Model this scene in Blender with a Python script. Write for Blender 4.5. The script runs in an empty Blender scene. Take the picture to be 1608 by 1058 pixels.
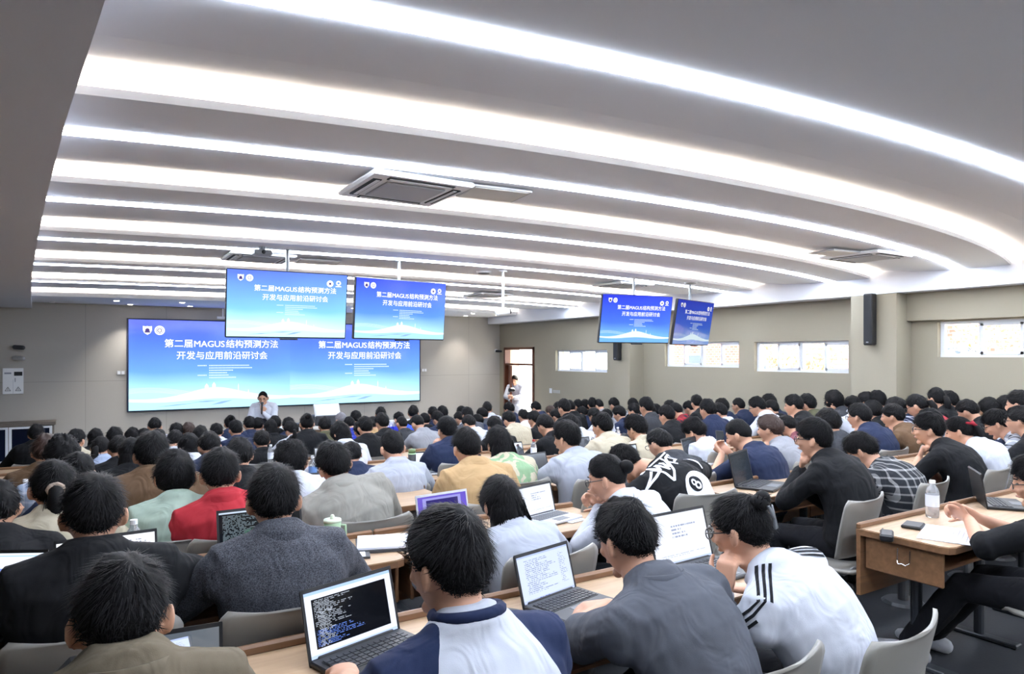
import bpy, math, random
from mathutils import Vector, Matrix, noise
V = Vector
rnd = random.Random(7)
C = bpy.context.scene.collection
SC = bpy.context.scene

# ------------------------------------------------------------------ camera, world, exposure
HC = 2.2                      # camera height above the front floor
FPX, YAW, CX, HY = 1072.0, math.radians(32), 804.0, 558.0
cd = bpy.data.cameras.new('camera'); cam = bpy.data.objects.new('camera', cd); C.objects.link(cam)
cd.sensor_width = 36; cd.lens = 36*FPX/1608; cd.shift_y = (HY-529)/1608; cd.clip_start = .05
cam.location = (0, 0, HC); cam.rotation_euler = (math.pi/2, 0, -YAW)
SC.camera = cam
SC.view_settings.view_transform = 'Standard'; SC.view_settings.look = 'None'
SC.view_settings.exposure = 0.85; SC.view_settings.gamma = 1; SC.view_settings.use_curve_mapping = False
SC.cycles.max_bounces = 7; SC.cycles.diffuse_bounces = 5; SC.cycles.glossy_bounces = 3
SC.cycles.use_denoising = True; SC.cycles.sample_clamp_indirect = 6
w = bpy.data.worlds.new('world'); SC.world = w; w.use_nodes = True
wn = w.node_tree.nodes; bg = wn['Background']
sky = wn.new('ShaderNodeTexSky'); sky.sky_type = 'HOSEK_WILKIE'; sky.turbidity = 6; sky.ground_albedo = .5
sky.sun_direction = V((.5, .35, .8)).normalized()
mixw = wn.new('ShaderNodeMix'); mixw.data_type = 'RGBA'; mixw.inputs[0].default_value = .75
w.node_tree.links.new(sky.outputs[0], mixw.inputs[6]); mixw.inputs[7].default_value = (.9, .95, 1, 1)
w.node_tree.links.new(mixw.outputs[2], bg.inputs[0]); bg.inputs[1].default_value = 5.5
sund = bpy.data.lights.new('sun', 'SUN'); sund.energy = 22; sund.angle = .02; sund.color = (1, .95, .86)
sun = bpy.data.objects.new('sun', sund); C.objects.link(sun); sun.location = (20, 10, 15)
sun.rotation_euler = V((.62, .2, .76)).to_track_quat('Z', 'Y').to_euler()
L_LED, L_COVE, L_DOWN = 27.0, 56.0, 20.0

def ray(px, py):
    a = (px-CX)/FPX; u = (HY-py)/FPX
    return V((math.sin(YAW)+a*math.cos(YAW), math.cos(YAW)-a*math.sin(YAW), u))
def at(px, py, Y):            # pixel to a world point standing at distance Y down the hall
    r = ray(px, py); r = r*(Y/r.y); return V((r.x, r.y, r.z+HC))

# ------------------------------------------------------------------ materials
def lin(c):
    if isinstance(c, str): c = tuple(int(c[i:i+2], 16)/255 for i in (0, 2, 4))
    return tuple((x/12.92 if x <= .04045 else ((x+.055)/1.055)**2.4) for x in c)
MATS = {}
def newmat(name):
    m = bpy.data.materials.new(name); m.use_nodes = True; MATS[name] = m
    return m, m.node_tree.nodes, m.node_tree.links, m.node_tree.nodes['Principled BSDF']
def bump(nt, b, scale, strength, dist=.002, coord='Object', detail=3, src=None):
    n, l = nt.nodes, nt.links
    tc = n.new('ShaderNodeTexCoord'); nz = src or n.new('ShaderNodeTexNoise')
    if not src:
        nz.inputs['Scale'].default_value = scale; nz.inputs['Detail'].default_value = detail
        l.new(tc.outputs[coord], nz.inputs['Vector'])
    bp = n.new('ShaderNodeBump'); bp.inputs['Strength'].default_value = strength; bp.inputs['Distance'].default_value = dist
    l.new(nz.outputs[0], bp.inputs['Height']); l.new(bp.outputs[0], b.inputs['Normal'])
    return nz
def plain(name, col, rough=.6, metal=0, spec=.5, b=None, var=0):
    if name in MATS: return MATS[name]
    m, n, l, s = newmat(name); c = lin(col)
    s.inputs['Base Color'].default_value = (*c, 1); s.inputs['Roughness'].default_value = rough
    s.inputs['Metallic'].default_value = metal; s.inputs['Specular IOR Level'].default_value = spec
    nz = None
    if b: nz = bump(m.node_tree, s, b[0], b[1], b[2] if len(b) > 2 else .002)
    if var:
        tc = n.new('ShaderNodeTexCoord'); q = n.new('ShaderNodeTexNoise'); q.inputs['Scale'].default_value = 3
        l.new(tc.outputs['Object'], q.inputs['Vector'])
        hs = n.new('ShaderNodeMapRange'); hs.inputs[3].default_value = 1-var; hs.inputs[4].default_value = 1+var
        l.new(q.outputs[0], hs.inputs[0])
        mx = n.new('ShaderNodeVectorMath'); mx.operation = 'SCALE'; mx.inputs[0].default_value = c
        l.new(hs.outputs[0], mx.inputs['Scale']); l.new(mx.outputs[0], s.inputs['Base Color'])
    return m
def glow(name, col, strength):
    if name in MATS: return MATS[name]
    m, n, l, s = newmat(name); n.remove(s)
    e = n.new('ShaderNodeEmission'); e.inputs[0].default_value = (*lin(col), 1); e.inputs[1].default_value = strength
    l.new(e.outputs[0], n['Material Output'].inputs[0]); return m
def fabric(col, pattern=None, col2='20242c'):
    name = 'fabric_'+str(col)+'_'+str(pattern)
    if name in MATS: return MATS[name]
    m, n, l, s = newmat(name)
    s.inputs['Roughness'].default_value = .9; s.inputs['Specular IOR Level'].default_value = .25
    if not pattern: s.inputs['Sheen Weight'].default_value = .0
    tc = n.new('ShaderNodeTexCoord')
    c = lin(col); c2 = lin(col2)
    base = None
    if pattern in ('plaid', 'check'):
        sep = n.new('ShaderNodeSeparateXYZ'); l.new(tc.outputs['Object'], sep.inputs[0])
        acc = None
        for ax in ('X', 'Z'):
            mu = n.new('ShaderNodeMath'); mu.operation = 'MULTIPLY'; mu.inputs[1].default_value = 130 if pattern == 'plaid' else 95
            l.new(sep.outputs[ax], mu.inputs[0])
            sn = n.new('ShaderNodeMath'); sn.operation = 'SINE'; l.new(mu.outputs[0], sn.inputs[0])
            gt = n.new('ShaderNodeMath'); gt.operation = 'GREATER_THAN'; gt.inputs[1].default_value = .75 if pattern == 'plaid' else .1
            l.new(sn.outputs[0], gt.inputs[0])
            if acc is None: acc = gt
            else:
                ad = n.new('ShaderNodeMath'); ad.operation = 'ADD'; l.new(acc.outputs[0], ad.inputs[0]); l.new(gt.outputs[0], ad.inputs[1]); acc = ad
        hf = n.new('ShaderNodeMath'); hf.operation = 'MULTIPLY'; hf.inputs[1].default_value = .5; l.new(acc.outputs[0], hf.inputs[0])
        base = n.new('ShaderNodeMix'); base.data_type = 'RGBA'; l.new(hf.outputs[0], base.inputs[0])
        base.inputs[6].default_value = (*c, 1); base.inputs[7].default_value = (*c2, 1)
    elif pattern in ('stripe', 'camo', 'tweed'):
        q = n.new('ShaderNodeTexNoise') if pattern != 'stripe' else n.new('ShaderNodeTexWave')
        q.inputs['Scale'].default_value = {'stripe': 9, 'camo': 9, 'tweed': 260}[pattern]
        if pattern == 'camo': q.inputs['Distortion'].default_value = 1.5
        l.new(tc.outputs['Object'], q.inputs['Vector'])
        cr = n.new('ShaderNodeValToRGB'); l.new(q.outputs[0 if pattern != 'stripe' else 1], cr.inputs[0])
        cr.color_ramp.interpolation = 'LINEAR' if pattern == 'tweed' else 'CONSTANT'
        cr.color_ramp.elements[0].position = .35 if pattern == 'tweed' else 0; cr.color_ramp.elements[0].color = (*c, 1)
        cr.color_ramp.elements[1].position = .7 if pattern == 'tweed' else (.5 if pattern == 'camo' else .72); cr.color_ramp.elements[1].color = (*c2, 1)
        l.new(cr.outputs[0], s.inputs['Base Color'])
    elif pattern == 'raglan':
        sep = n.new('ShaderNodeSeparateXYZ'); l.new(tc.outputs['Object'], sep.inputs[0])
        ab = n.new('ShaderNodeMath'); ab.operation = 'ABSOLUTE'; l.new(sep.outputs['X'], ab.inputs[0])
        # seam runs from the collar out to the armpit
        k = n.new('ShaderNodeMath'); k.operation = 'MULTIPLY_ADD'; l.new(sep.outputs['Z'], k.inputs[0]); k.inputs[1].default_value = .565; k.inputs[2].default_value = -.485
        su = n.new('ShaderNodeMath'); su.operation = 'ADD'; l.new(ab.outputs[0], su.inputs[0]); l.new(k.outputs[0], su.inputs[1])
        g = n.new('ShaderNodeMath'); g.operation = 'GREATER_THAN'; l.new(su.outputs[0], g.inputs[0]); g.inputs[1].default_value = .205
        base = n.new('ShaderNodeMix'); base.data_type = 'RGBA'; l.new(g.outputs[0], base.inputs[0])
        base.inputs[6].default_value = (*c, 1); base.inputs[7].default_value = (*c2, 1)
    if base: l.new(base.outputs[2], s.inputs['Base Color'])
    elif pattern is None: s.inputs['Base Color'].default_value = (*c, 1)
    # cloth wrinkles: broad folds plus weave
    n1 = n.new('ShaderNodeTexNoise'); n1.inputs['Scale'].default_value = 9; n1.inputs['Detail'].default_value = 2; n1.inputs['Distortion'].default_value = 1.2
    mp = n.new('ShaderNodeMapping'); mp.inputs['Scale'].default_value = (1, 1, .45); mp.inputs['Rotation'].default_value = (.3, .5, .2)
    l.new(tc.outputs['Object'], mp.inputs[0]); l.new(mp.outputs[0], n1.inputs['Vector'])
    b1 = n.new('ShaderNodeBump'); b1.inputs['Strength'].default_value = .55; b1.inputs['Distance'].default_value = .03
    l.new(n1.outputs[0], b1.inputs['Height'])
    n2 = n.new('ShaderNodeTexNoise'); n2.inputs['Scale'].default_value = 400; l.new(tc.outputs['Object'], n2.inputs['Vector'])
    b2 = n.new('ShaderNodeBump'); b2.inputs['Strength'].default_value = .25; b2.inputs['Distance'].default_value = .001
    l.new(n2.outputs[0], b2.inputs['Height']); l.new(b1.outputs[0], b2.inputs['Normal']); l.new(b2.outputs[0], s.inputs['Normal'])
    return m

# ------------------------------------------------------------------ mesh building
class MB:
    def __init__(s): s.v = []; s.f = []
    def grid(s, rows, closed=True, cap=True):
        b = len(s.v); n = len(rows[0])
        for r in rows: s.v.extend(r)
        for i in range(len(rows)-1):
            for j in range(n if closed else n-1):
                a = b+i*n+j; c = b+i*n+(j+1) % n
                s.f.append((a, c, c+n, a+n))
        if cap and closed:
            s.f.append(tuple(b+j for j in range(n))[::-1]); k = b+(len(rows)-1)*n; s.f.append(tuple(k+j for j in range(n)))
    def tube(s, pts, rad, n=14, ref=None, cap=True, rounded=True):
        pts = [V(p) for p in pts]; rad = [r if isinstance(r, tuple) else (r, r) for r in rad]
        if rounded:
            d0 = (pts[0]-pts[1]).normalized(); d1 = (pts[-1]-pts[-2]).normalized()
            for (side, d) in ((0, d0), (1, d1)):
                p, r = (pts[0], rad[0]) if side == 0 else (pts[-1], rad[-1]); m = min(r)
                ext = [(p+d*m*.45, (r[0]*.86, r[1]*.86)), (p+d*m*.8, (r[0]*.5, r[1]*.5))]
                if side == 0: pts = [e[0] for e in ext[::-1]]+pts; rad = [e[1] for e in ext[::-1]]+rad
                else: pts = pts+[e[0] for e in ext]; rad = rad+[e[1] for e in ext]
        rows = []; lat = V(ref) if ref else None
        for i, p in enumerate(pts):
            t = (pts[min(i+1, len(pts)-1)]-pts[max(i-1, 0)]).normalized()
            if lat is None: lat = t.orthogonal()
            a = lat-t*lat.dot(t)
            if a.length < 1e-4: a = t.orthogonal()
            a.normalize(); c = t.cross(a)
            if not ref: lat = a
            rows.append([p+a*rad[i][0]*math.cos(2*math.pi*k/n)+c*rad[i][1]*math.sin(2*math.pi*k/n) for k in range(n)])
        s.grid(rows, True, cap)
    def ellip(s, c, r, M=None, nu=16, nv=10, fn=None):
        c = V(c); rows = []
        for i in range(nv+1):
            ph = math.pi*(.02+.96*i/nv); row = []
            for j in range(nu):
                th = 2*math.pi*j/nu
                d = V((math.sin(ph)*math.cos(th), math.sin(ph)*math.sin(th), math.cos(ph)))
                p = fn(d) if fn else V((d.x*r[0], d.y*r[1], d.z*r[2]))
                row.append(c+(M @ p if M else p))
            rows.append(row)
        s.grid(rows[::-1], True, True)
    def box(s, c, size, M=None, bev=0):
        c = V(c); x, y, z = [q/2 for q in size]
        b = len(s.v)
        if not bev:
            for sx, sy, sz in ((-1,-1,-1),(1,-1,-1),(1,1,-1),(-1,1,-1),(-1,-1,1),(1,-1,1),(1,1,1),(-1,1,1)):
                p = V((sx*x, sy*y, sz*z)); s.v.append(c+(M @ p if M else p))
            s.f += [tuple(b+i for i in q) for q in ((0,3,2,1),(4,5,6,7),(0,1,5,4),(1,2,6,5),(2,3,7,6),(3,0,4,7))]
            return
        rows = []
        for (zz, k) in ((-z, bev), (-z+bev, 0), (z-bev, 0), (z, bev)):
            row = []
            for (sx, sy, a0) in ((1,1,0),(-1,1,90),(-1,-1,180),(1,-1,270)):
                for a in (0, 45, 90):
                    an = math.radians(a0+a); e = bev-k*.999
                    row.append(V((sx*(x-bev)+e*math.cos(an), sy*(y-bev)+e*math.sin(an), zz)))
            rows.append([c+(M @ p if M else p) for p in row])
        s.grid(rows, True, True)
    def prism(s, poly, z0, z1, M=None):
        rows = [[V((p[0], p[1], z)) for p in poly] for z in (z0, z1)]
        if M: rows = [[M @ p for p in r] for r in rows]
        s.grid(rows, True, True)
    def quad(s, a, b, c, d):
        k = len(s.v); s.v += [V(a), V(b), V(c), V(d)]; s.f.append((k, k+1, k+2, k+3))
    def mesh(s, name, smooth=False):
        m = bpy.data.meshes.new(name); m.from_pydata([tuple(p) for p in s.v], [], s.f); m.update()
        if smooth: m.polygons.foreach_set('use_smooth', [True]*len(m.polygons))
        return m
def link(name, mesh, mat=None, parent=None, **props):
    o = bpy.data.objects.new(name, mesh); C.objects.link(o)
    if mat and mesh and not mesh.materials: mesh.materials.append(mat)
    if parent: o.parent = parent
    for k, v in props.items(): o[k] = v
    return o
def setmat(o, mat):
    o.material_slots[0].link = 'OBJECT'; o.material_slots[0].material = mat
def thing(name, label, cat, loc=(0, 0, 0), rz=0, group=None, kind=None):
    o = bpy.data.objects.new(name, None); C.objects.link(o); o.location = loc; o.rotation_euler = (0, 0, rz)
    o['label'] = label; o['category'] = cat; o.empty_display_size = .1
    if group: o['group'] = group
    if kind: o['kind'] = kind
    return o
def tag(o, label, cat, group=None):
    o['label'] = label; o['category'] = cat
    if group: o['group'] = group
    return o
def struct(name, mb, mat, parent=None, smooth=False):
    o = link(name, mb.mesh(name, smooth), mat, parent); o['kind'] = 'structure'; return o
def part(name, mb, mat, parent, smooth=False):
    return link(name, mb.mesh(name, smooth), mat, parent)
def bake(mb, voxel, smooth=2, disp=0):
    me = mb.mesh('tmp'); o = bpy.data.objects.new('tmp', me); C.objects.link(o)
    r = o.modifiers.new('r', 'REMESH'); r.mode = 'VOXEL'; r.voxel_size = voxel; r.use_smooth_shade = True
    sm = o.modifiers.new('s', 'SMOOTH'); sm.factor = .5; sm.iterations = smooth
    if disp:
        d = o.modifiers.new('d', 'DISPLACE'); t = bpy.data.textures.get('folds')
        if not t:
            t = bpy.data.textures.new('folds', 'CLOUDS'); t.noise_scale = .11; t.noise_depth = 1
        d.texture = t; d.strength = disp; d.mid_level = .5; d.texture_coords = 'LOCAL'
    dg = bpy.context.evaluated_depsgraph_get()
    out = bpy.data.meshes.new_from_object(o.evaluated_get(dg))
    bpy.data.objects.remove(o); bpy.data.meshes.remove(me)
    out.polygons.foreach_set('use_smooth', [True]*len(out.polygons))
    return out
def copy_tree(root, loc, rz=0, label=None, group=None):
    r = root.copy(); C.objects.link(r); r.location = loc; r.rotation_euler = (0, 0, rz)
    if label: r['label'] = label
    if group: r['group'] = group
    for ch in list(root.children):
        c = ch.copy(); C.objects.link(c); c.parent = r
        for g in list(ch.children):
            d = g.copy(); C.objects.link(d); d.parent = c
    return r
# ------------------------------------------------------------------ room shell
XR, YF, XL, YB = 9.0, 15.0, -3.3, -2.6
LIP = [2.17, 3.27, 4.40, 5.55, 6.70, 7.85, 9.0, 10.1, 11.0]
TIER = [.58, .58, .546, .46, .374, .288, .20, .12, .05]
m_carpet = plain('dark_floor', '2f3135', .55, b=(60, .3), var=.25)
prev = YB
for k, (y, z) in enumerate(zip(LIP+[YF+.3], TIER+[0])):
    mb = MB(); mb.box(((XL+XR)/2, (prev+y)/2, z-.15), (XR-XL+.6, y-prev, .3)); struct('floor', mb, m_carpet); prev = y
# wall materials
def wallmat(name, col, sx, sz, axis):
    m, n, l, s = newmat(name); s.inputs['Roughness'].default_value = .75; s.inputs['Specular IOR Level'].default_value = .3
    tc = n.new('ShaderNodeTexCoord'); mp = n.new('ShaderNodeMapping'); l.new(tc.outputs['Object'], mp.inputs[0])
    mp.inputs['Rotation'].default_value = (math.pi/2, 0, 0) if axis == 'y' else (math.pi/2, 0, math.pi/2)
    sep = n.new('ShaderNodeSeparateXYZ'); l.new(tc.outputs['Object'], sep.inputs[0])
    cb = n.new('ShaderNodeCombineXYZ'); l.new(sep.outputs['X' if axis == 'y' else 'Y'], cb.inputs[0]); l.new(sep.outputs['Z'], cb.inputs[1])
    br = n.new('ShaderNodeTexBrick'); br.offset = 0; br.inputs['Scale'].default_value = 1
    br.inputs['Brick Width'].default_value = sx; br.inputs['Row Height'].default_value = sz; br.inputs['Mortar Size'].default_value = .004
    c = lin(col)
    br.inputs['Color1'].default_value = (*c, 1); br.inputs['Color2'].default_value = (*[q*1.02 for q in c], 1)
    br.inputs['Mortar'].default_value = (*[q*.7 for q in c], 1)
    l.new(cb.outputs[0], br.inputs['Vector']); l.new(br.outputs[0], s.inputs['Base Color'])
    bump(m.node_tree, s, 250, .08, .002); return m
m_front = wallmat('front_wall_panels', 'b0aca5', 1.35, 1.72, 'y')
m_side = plain('taupe_plaster', '9a9382', .8, b=(200, .1))
m_ceil = plain('white_ceiling', 'eef0f5', .85, b=(120, .05))
m_white = plain('white_paint', 'eef0f2', .5)
mb = MB(); mb.box(((XL+XR)/2+.2, YF+.15, HC-.3), (XR-XL+.8, .3, 4.2)); struct('wall_front', mb, m_front)
mb = MB(); mb.box((XL-.15, (YB+YF)/2, HC-.3), (.3, YF-YB+.6, 4.2)); struct('wall_left', mb, m_side)
mb = MB(); mb.box(((XL+XR)/2, YB-.15, HC-.3), (XR-XL+.8, .3, 4.2)); struct('wall_back', mb, m_side)
# right wall with openings (Y0,Y1,z0,z1): door, four windows and the rest of the strip behind the camera
OPEN = [(13.4, 14.75, 0.0, HC+.2), (10.75, 12.55, HC-.35, HC+.115), (7.45, 9.12, HC-.20, HC+.23), (5.57, 7.15, HC-.25, HC+.21), (2.6, 4.4, HC-.02, HC+.42), (-1.6, 1.2, HC-.02, HC+.42)]
mb = MB(); ys = sorted({YB-.3, YF+.3} | {v for o in OPEN for v in o[:2]}); z0w, z1w = -.3, HC+1.6
for a, b in zip(ys[:-1], ys[1:]):
    o = [q for q in OPEN if q[0] <= a+1e-6 and q[1] >= b-1e-6]
    if not o: mb.box((XR+.12, (a+b)/2, (z0w+z1w)/2), (.24, b-a, z1w-z0w))
    else:
        q = o[0]
        if q[2] > z0w: mb.box((XR+.12, (a+b)/2, (z0w+q[2])/2), (.24, b-a, q[2]-z0w))
        mb.box((XR+.12, (a+b)/2, (q[3]+z1w)/2), (.24, b-a, z1w-q[3]))
struct('wall_right', mb, m_side)
# columns on the right wall, flush with the ceiling beam
for (y0, y1) in ((9.68, 10.15), (4.72, 5.32), (-.4, .2)):
    mb = MB(); mb.box((8.65+.2, (y0+y1)/2, (HC+.785)/2-.05), (.4, y1-y0, HC+.885)); struct('column', mb, m_side)
# boxed recess header over the near window
mb = MB(); mb.box((XR-.055, 1.8, HC+.63), (.11, 5.85, .38)); struct('trim_1', mb, m_side)
mb = MB(); mb.box((XR-.03, (2.6+YB)/2+.6, .62), (.03, 6, .09)); struct('baseboard_right', mb, m_side)

# ceiling: sawtooth bays along arcs, LED line in each bay, cove light behind each lip
def arcy(x, ym): return ym+17-math.sqrt(17**2-(x-3.6)**2)
XS = [-1.3+i*(8.72+1.3)/44 for i in range(45)]
COVE = [-2.35, -.8, .45, 2.70, 4.30, 6.15, 8.23, 10.49, 12.85]  # first three are out of view, added for light by continuing the pattern
LED = [-1.6, 0.05, 1.67, 3.22, 4.82, 6.60, 8.56, 10.65]  # first two likewise unseen, added to light the rear of the hall
ZC = HC+1.0
def ribbon(mb, prof):        # closed profile [(dy_mid, z)] swept along the arc
    rows = [[V((x, arcy(x, y), z)) for (y, z) in prof] for x in XS]
    mb.grid(rows, True, True)
m_led = glow('cool_led_strip', 'e2edff', L_LED); m_cove = glow('warm_cove_strip', 'fff0dc', L_COVE)
for i in range(len(COVE)):
    c = COVE[i]; last = i == len(COVE)-1
    nxt = COVE[i+1] if not last else None
    mb = MB()
    if last:
        rows = [[V((x, arcy(x, c), ZC-.04+.0)), V((x, YF+.02, ZC-.04)), V((x, YF+.02, ZC+.3)), V((x, arcy(x, c)+.02, ZC+.3)), V((x, arcy(x, c)+.02, ZC+.0)), ] for x in XS]
        rows = [[V((x, arcy(x, c), ZC-.04)), V((x, YF+.02, ZC-.04)), V((x, YF+.02, ZC-.01)), V((x, arcy(x, c+.018), ZC-.01)), V((x, arcy(x, c+.018), ZC+.03)), V((x, arcy(x, c), ZC+.03))] for x in XS]
        mb.grid(rows, True, True)
    else:
        l = LED[i]
        prof = [(c, ZC), (l, ZC), ((l+nxt)/2, ZC+.03), (nxt-.1, ZC+.095), (nxt+.16, ZC+.11), (nxt+.16, ZC-.02 if i == len(COVE)-2 else ZC+.005), (nxt+.2, ZC-.02 if i == len(COVE)-2 else ZC+.005), (nxt+.2, ZC+.16), (c+.10, ZC+.16),
                (c+.19, ZC+.02), (c+.018, ZC+.02), (c+.018, ZC+.035), (c, ZC+.035)]
        ribbon(mb, prof)
    o = struct('ceiling_bay', mb, m_ceil)
    zt = ZC+.02 if not last else ZC-.01
    mb = MB(); ribbon(mb, [(c+.05, zt+.002), (c+.085, zt+.002), (c+.085, zt+.012), (c+.05, zt+.012)])
    ordn = ['first', 'second', 'third', 'fourth', 'fifth', 'sixth', 'seventh', 'eighth', 'ninth']
    tag(link('cove_light', mb.mesh('cove_light'), m_cove), ('warm hidden cove strip behind the %s curved ceiling lip from the back of the hall' % ordn[i]), 'light', 'warm cove lights')
    if not last:
        mb = MB(); ribbon(mb, [(LED[i]-.055, ZC-.007), (LED[i]+.055, ZC-.007), (LED[i]+.055, ZC+.012), (LED[i]-.055, ZC+.012)])
        tag(link('linear_ceiling_light', mb.mesh('linear_ceiling_light'), m_led), 'crisp white curved light line, %s from the back of the hall' % ordn[i], 'light', 'curved white ceiling light lines')
mb = MB(); mb.box(((XL+XR)/2, (YB+YF)/2, HC+1.5), (XR-XL+.8, YF-YB+.8, .1)); struct('ceiling', mb, m_ceil)
# ceiling above the gap between bays and the far front; blocked behind the beam
mb = MB(); mb.box(((8.65+9.05)/2, (YB+YF)/2, HC+1.14), (.40, YF-YB, .70)); struct('beam_right', mb, m_ceil)
E_ = [(.42, -2.6), (.30, 0), (.04, 1.9), (-.061, 2.96), (-.165, 4.27), (-.284, 5.9), (-.474, 8.7), (-.70, 12.65), (-.818, 15.02)]
m_bulk = plain('grey_bulkhead', 'd6d8e0', .8, b=(120, .05))
mb = MB(); poly = [(XL-.05, -2.65)]+E_+[(XL-.05, 15.02)]; mb.prism(poly, HC+.85, HC+1.45); struct('ceiling_bulkhead', mb, m_bulk)

# windows
m_glass, gn, gl, gs = newmat('clear_glass'); gs.inputs['Transmission Weight'].default_value = 1; gs.inputs['Roughness'].default_value = 0; gs.inputs['IOR'].default_value = 1.02
gs.inputs['Base Color'].default_value = (.96, .98, .98, 1); gs.inputs['Specular IOR Level'].default_value = .2
m_frame = plain('white_window_frame', 'e6eaf0', .35)
for wi, q in enumerate(OPEN[1:]):
    y0, y1, a, b = q; root = thing('window_%d' % (wi+1), 'white framed sliding strip window in the right wall', 'window', (XR+.1, (y0+y1)/2, a)); del root['label']; del root['category']; root['kind'] = 'structure'
    W_, H_ = y1-y0, b-a; mb = MB(); t = .035
    mb.box((0, 0, t/2), (.07, W_, t)); mb.box((0, 0, H_-t/2), (.07, W_, t))
    n = 4 if W_ < 2 else 6
    for i in range(n+1):
        wd = .05 if i in (0, n, n//2) else .035
        yy = -W_/2+i*W_/n; yy = min(max(yy, -W_/2+wd/2), W_/2-wd/2); mb.box((0, yy, H_/2), (.06, wd, H_-2*t))
    o = part('window_frame', mb, m_frame, root); o['kind'] = 'structure'
    mb = MB()
    for i in range(n):
        if i % 2 == 0: # inner sliding sash
            yc = -W_/2+(i+.5)*W_/n; ww = W_/n
            for (dy, dz, sy, sz) in ((0, t+.015, ww, .03), (0, H_-t-.015, ww, .03), (-ww/2+.02, H_/2, .03, H_-2*t), (ww/2-.02, H_/2, .03, H_-2*t)): mb.box((-.03, yc+dy, dz), (.03, sy, sz))
    o = part('window_sash', mb, m_frame, root); o['kind'] = 'structure'
    mb = MB(); mb.box((.0, 0, H_/2), (.006, W_-.02, H_-.03)); o = part('window_pane', mb, m_glass, root); o['kind'] = 'structure'
# door in the far right corner
m_wood = plain('red_brown_wood', '5d3626', .4, b=(30, .2), var=.15)
root = thing('door_1', '', '', (XR+.05, 14.075, 0)); del root['label']; del root['category']; root['kind'] = 'structure'
mb = MB()
for yy in (-.675+.03, .675-.03): mb.box((0, yy, (HC+.2)/2), (.16, .06, HC+.2))
mb.box((0, 0, HC+.2-.03), (.16, 1.35, .06)); mb.box((0, 0, 1.98), (.12, 1.3, .05)); part('door_frame', mb, m_wood, root)['kind'] = 'structure'
mb = MB(); mb.box((0, 0, 2.2), (.006, 1.3, .4)); part('transom_pane', mb, m_glass, root)['kind'] = 'structure'
leaf = thing('door_2', '', '', (XR+.10, 14.70, 0), math.radians(-28)); del leaf['label']; del leaf['category']; leaf['kind'] = 'structure'
mb = MB(); Lw = .72
mb.box((0, -.2, .975), (.045, .4, 1.95)); mb.box((0, -Lw+.09, .975), (.045, .18, 1.95)); mb.box((0, -.47, .5), (.045, .14, 1.0)); mb.box((0, -.47, 1.84), (.045, .14, .22))
part('door_leaf', mb, m_wood, leaf)['kind'] = 'structure'
mb = MB(); mb.box((0, -.47, 1.36), (.008, .14, .74)); part('door_glass', mb, m_glass, leaf)['kind'] = 'structure'
mb = MB(); mb.tube([(-.05, -Lw+.06, .95), (-.05, -Lw+.06, 1.15)], [.012, .012], 8); part('door_handle', mb, plain('steel', 'a0a4a8', .3, 1), leaf, True)['kind'] = 'structure'

# outside, seen through the windows: paved terrace, brick building, pale trees
mb = MB(); mb.box((24, 8, -.2), (29.4, 60, .3)); struct('ground_outside', mb, plain('pale_paving', 'cfcac0', .8, var=.1))
m_brick, n_, l_, s_ = newmat('red_brick'); s_.inputs['Roughness'].default_value = .85
tc = n_.new('ShaderNodeTexCoord'); sp = n_.new('ShaderNodeSeparateXYZ'); cb = n_.new('ShaderNodeCombineXYZ'); br = n_.new('ShaderNodeTexBrick')
l_.new(tc.outputs['Object'], sp.inputs[0]); l_.new(sp.outputs['Y'], cb.inputs[0]); l_.new(sp.outputs['Z'], cb.inputs[1]); l_.new(cb.outputs[0], br.inputs[0]); br.inputs['Scale'].default_value = 2
br.inputs['Color1'].default_value = (*lin('b5544a'), 1); br.inputs['Color2'].default_value = (*lin('c56a5c'), 1); br.inputs['Mortar'].default_value = (*lin('d8b0a0'), 1)
l_.new(br.outputs[0], s_.inputs['Base Color'])
for (x, y, sx, sy, h, lb, nw) in ((27, 9.5, 5, 7, 3.4, 'red brick building seen through the window left of the right column', 2), (31, 26, 6, 12, 3.0, 'distant red brick block seen through the window behind the tilted screen', 3), (26, -1.5, 5, 9, 3.1, 'red brick building beyond the large window by the right edge', 2)):
    r = thing('building', lb, 'building', (x, y, -.05)); mb = MB(); mb.box((0, 0, h/2), (sx, sy, h)); part('wall', mb, m_brick, r)
    mb = MB(); mb.box((0, 0, h+.08), (sx+.4, sy+.4, .16)); part('roof', mb, plain('grey_roof', 'b8b4b0', .8), r)
    for i in range(nw):
        mb = MB(); mb.box((-sx/2-.02, -sy/2+(i+.5)*sy/nw, h*.62), (.08, 1.2, 1.0)); wnd = part('window', mb, m_frame, r)
        mb = MB(); mb.box((-sx/2-.065, -sy/2+(i+.5)*sy/nw, h*.62), (.02, 1.0, .8)); part('pane', mb, plain('dark_glass', '4a5560', .15), wnd)
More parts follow.
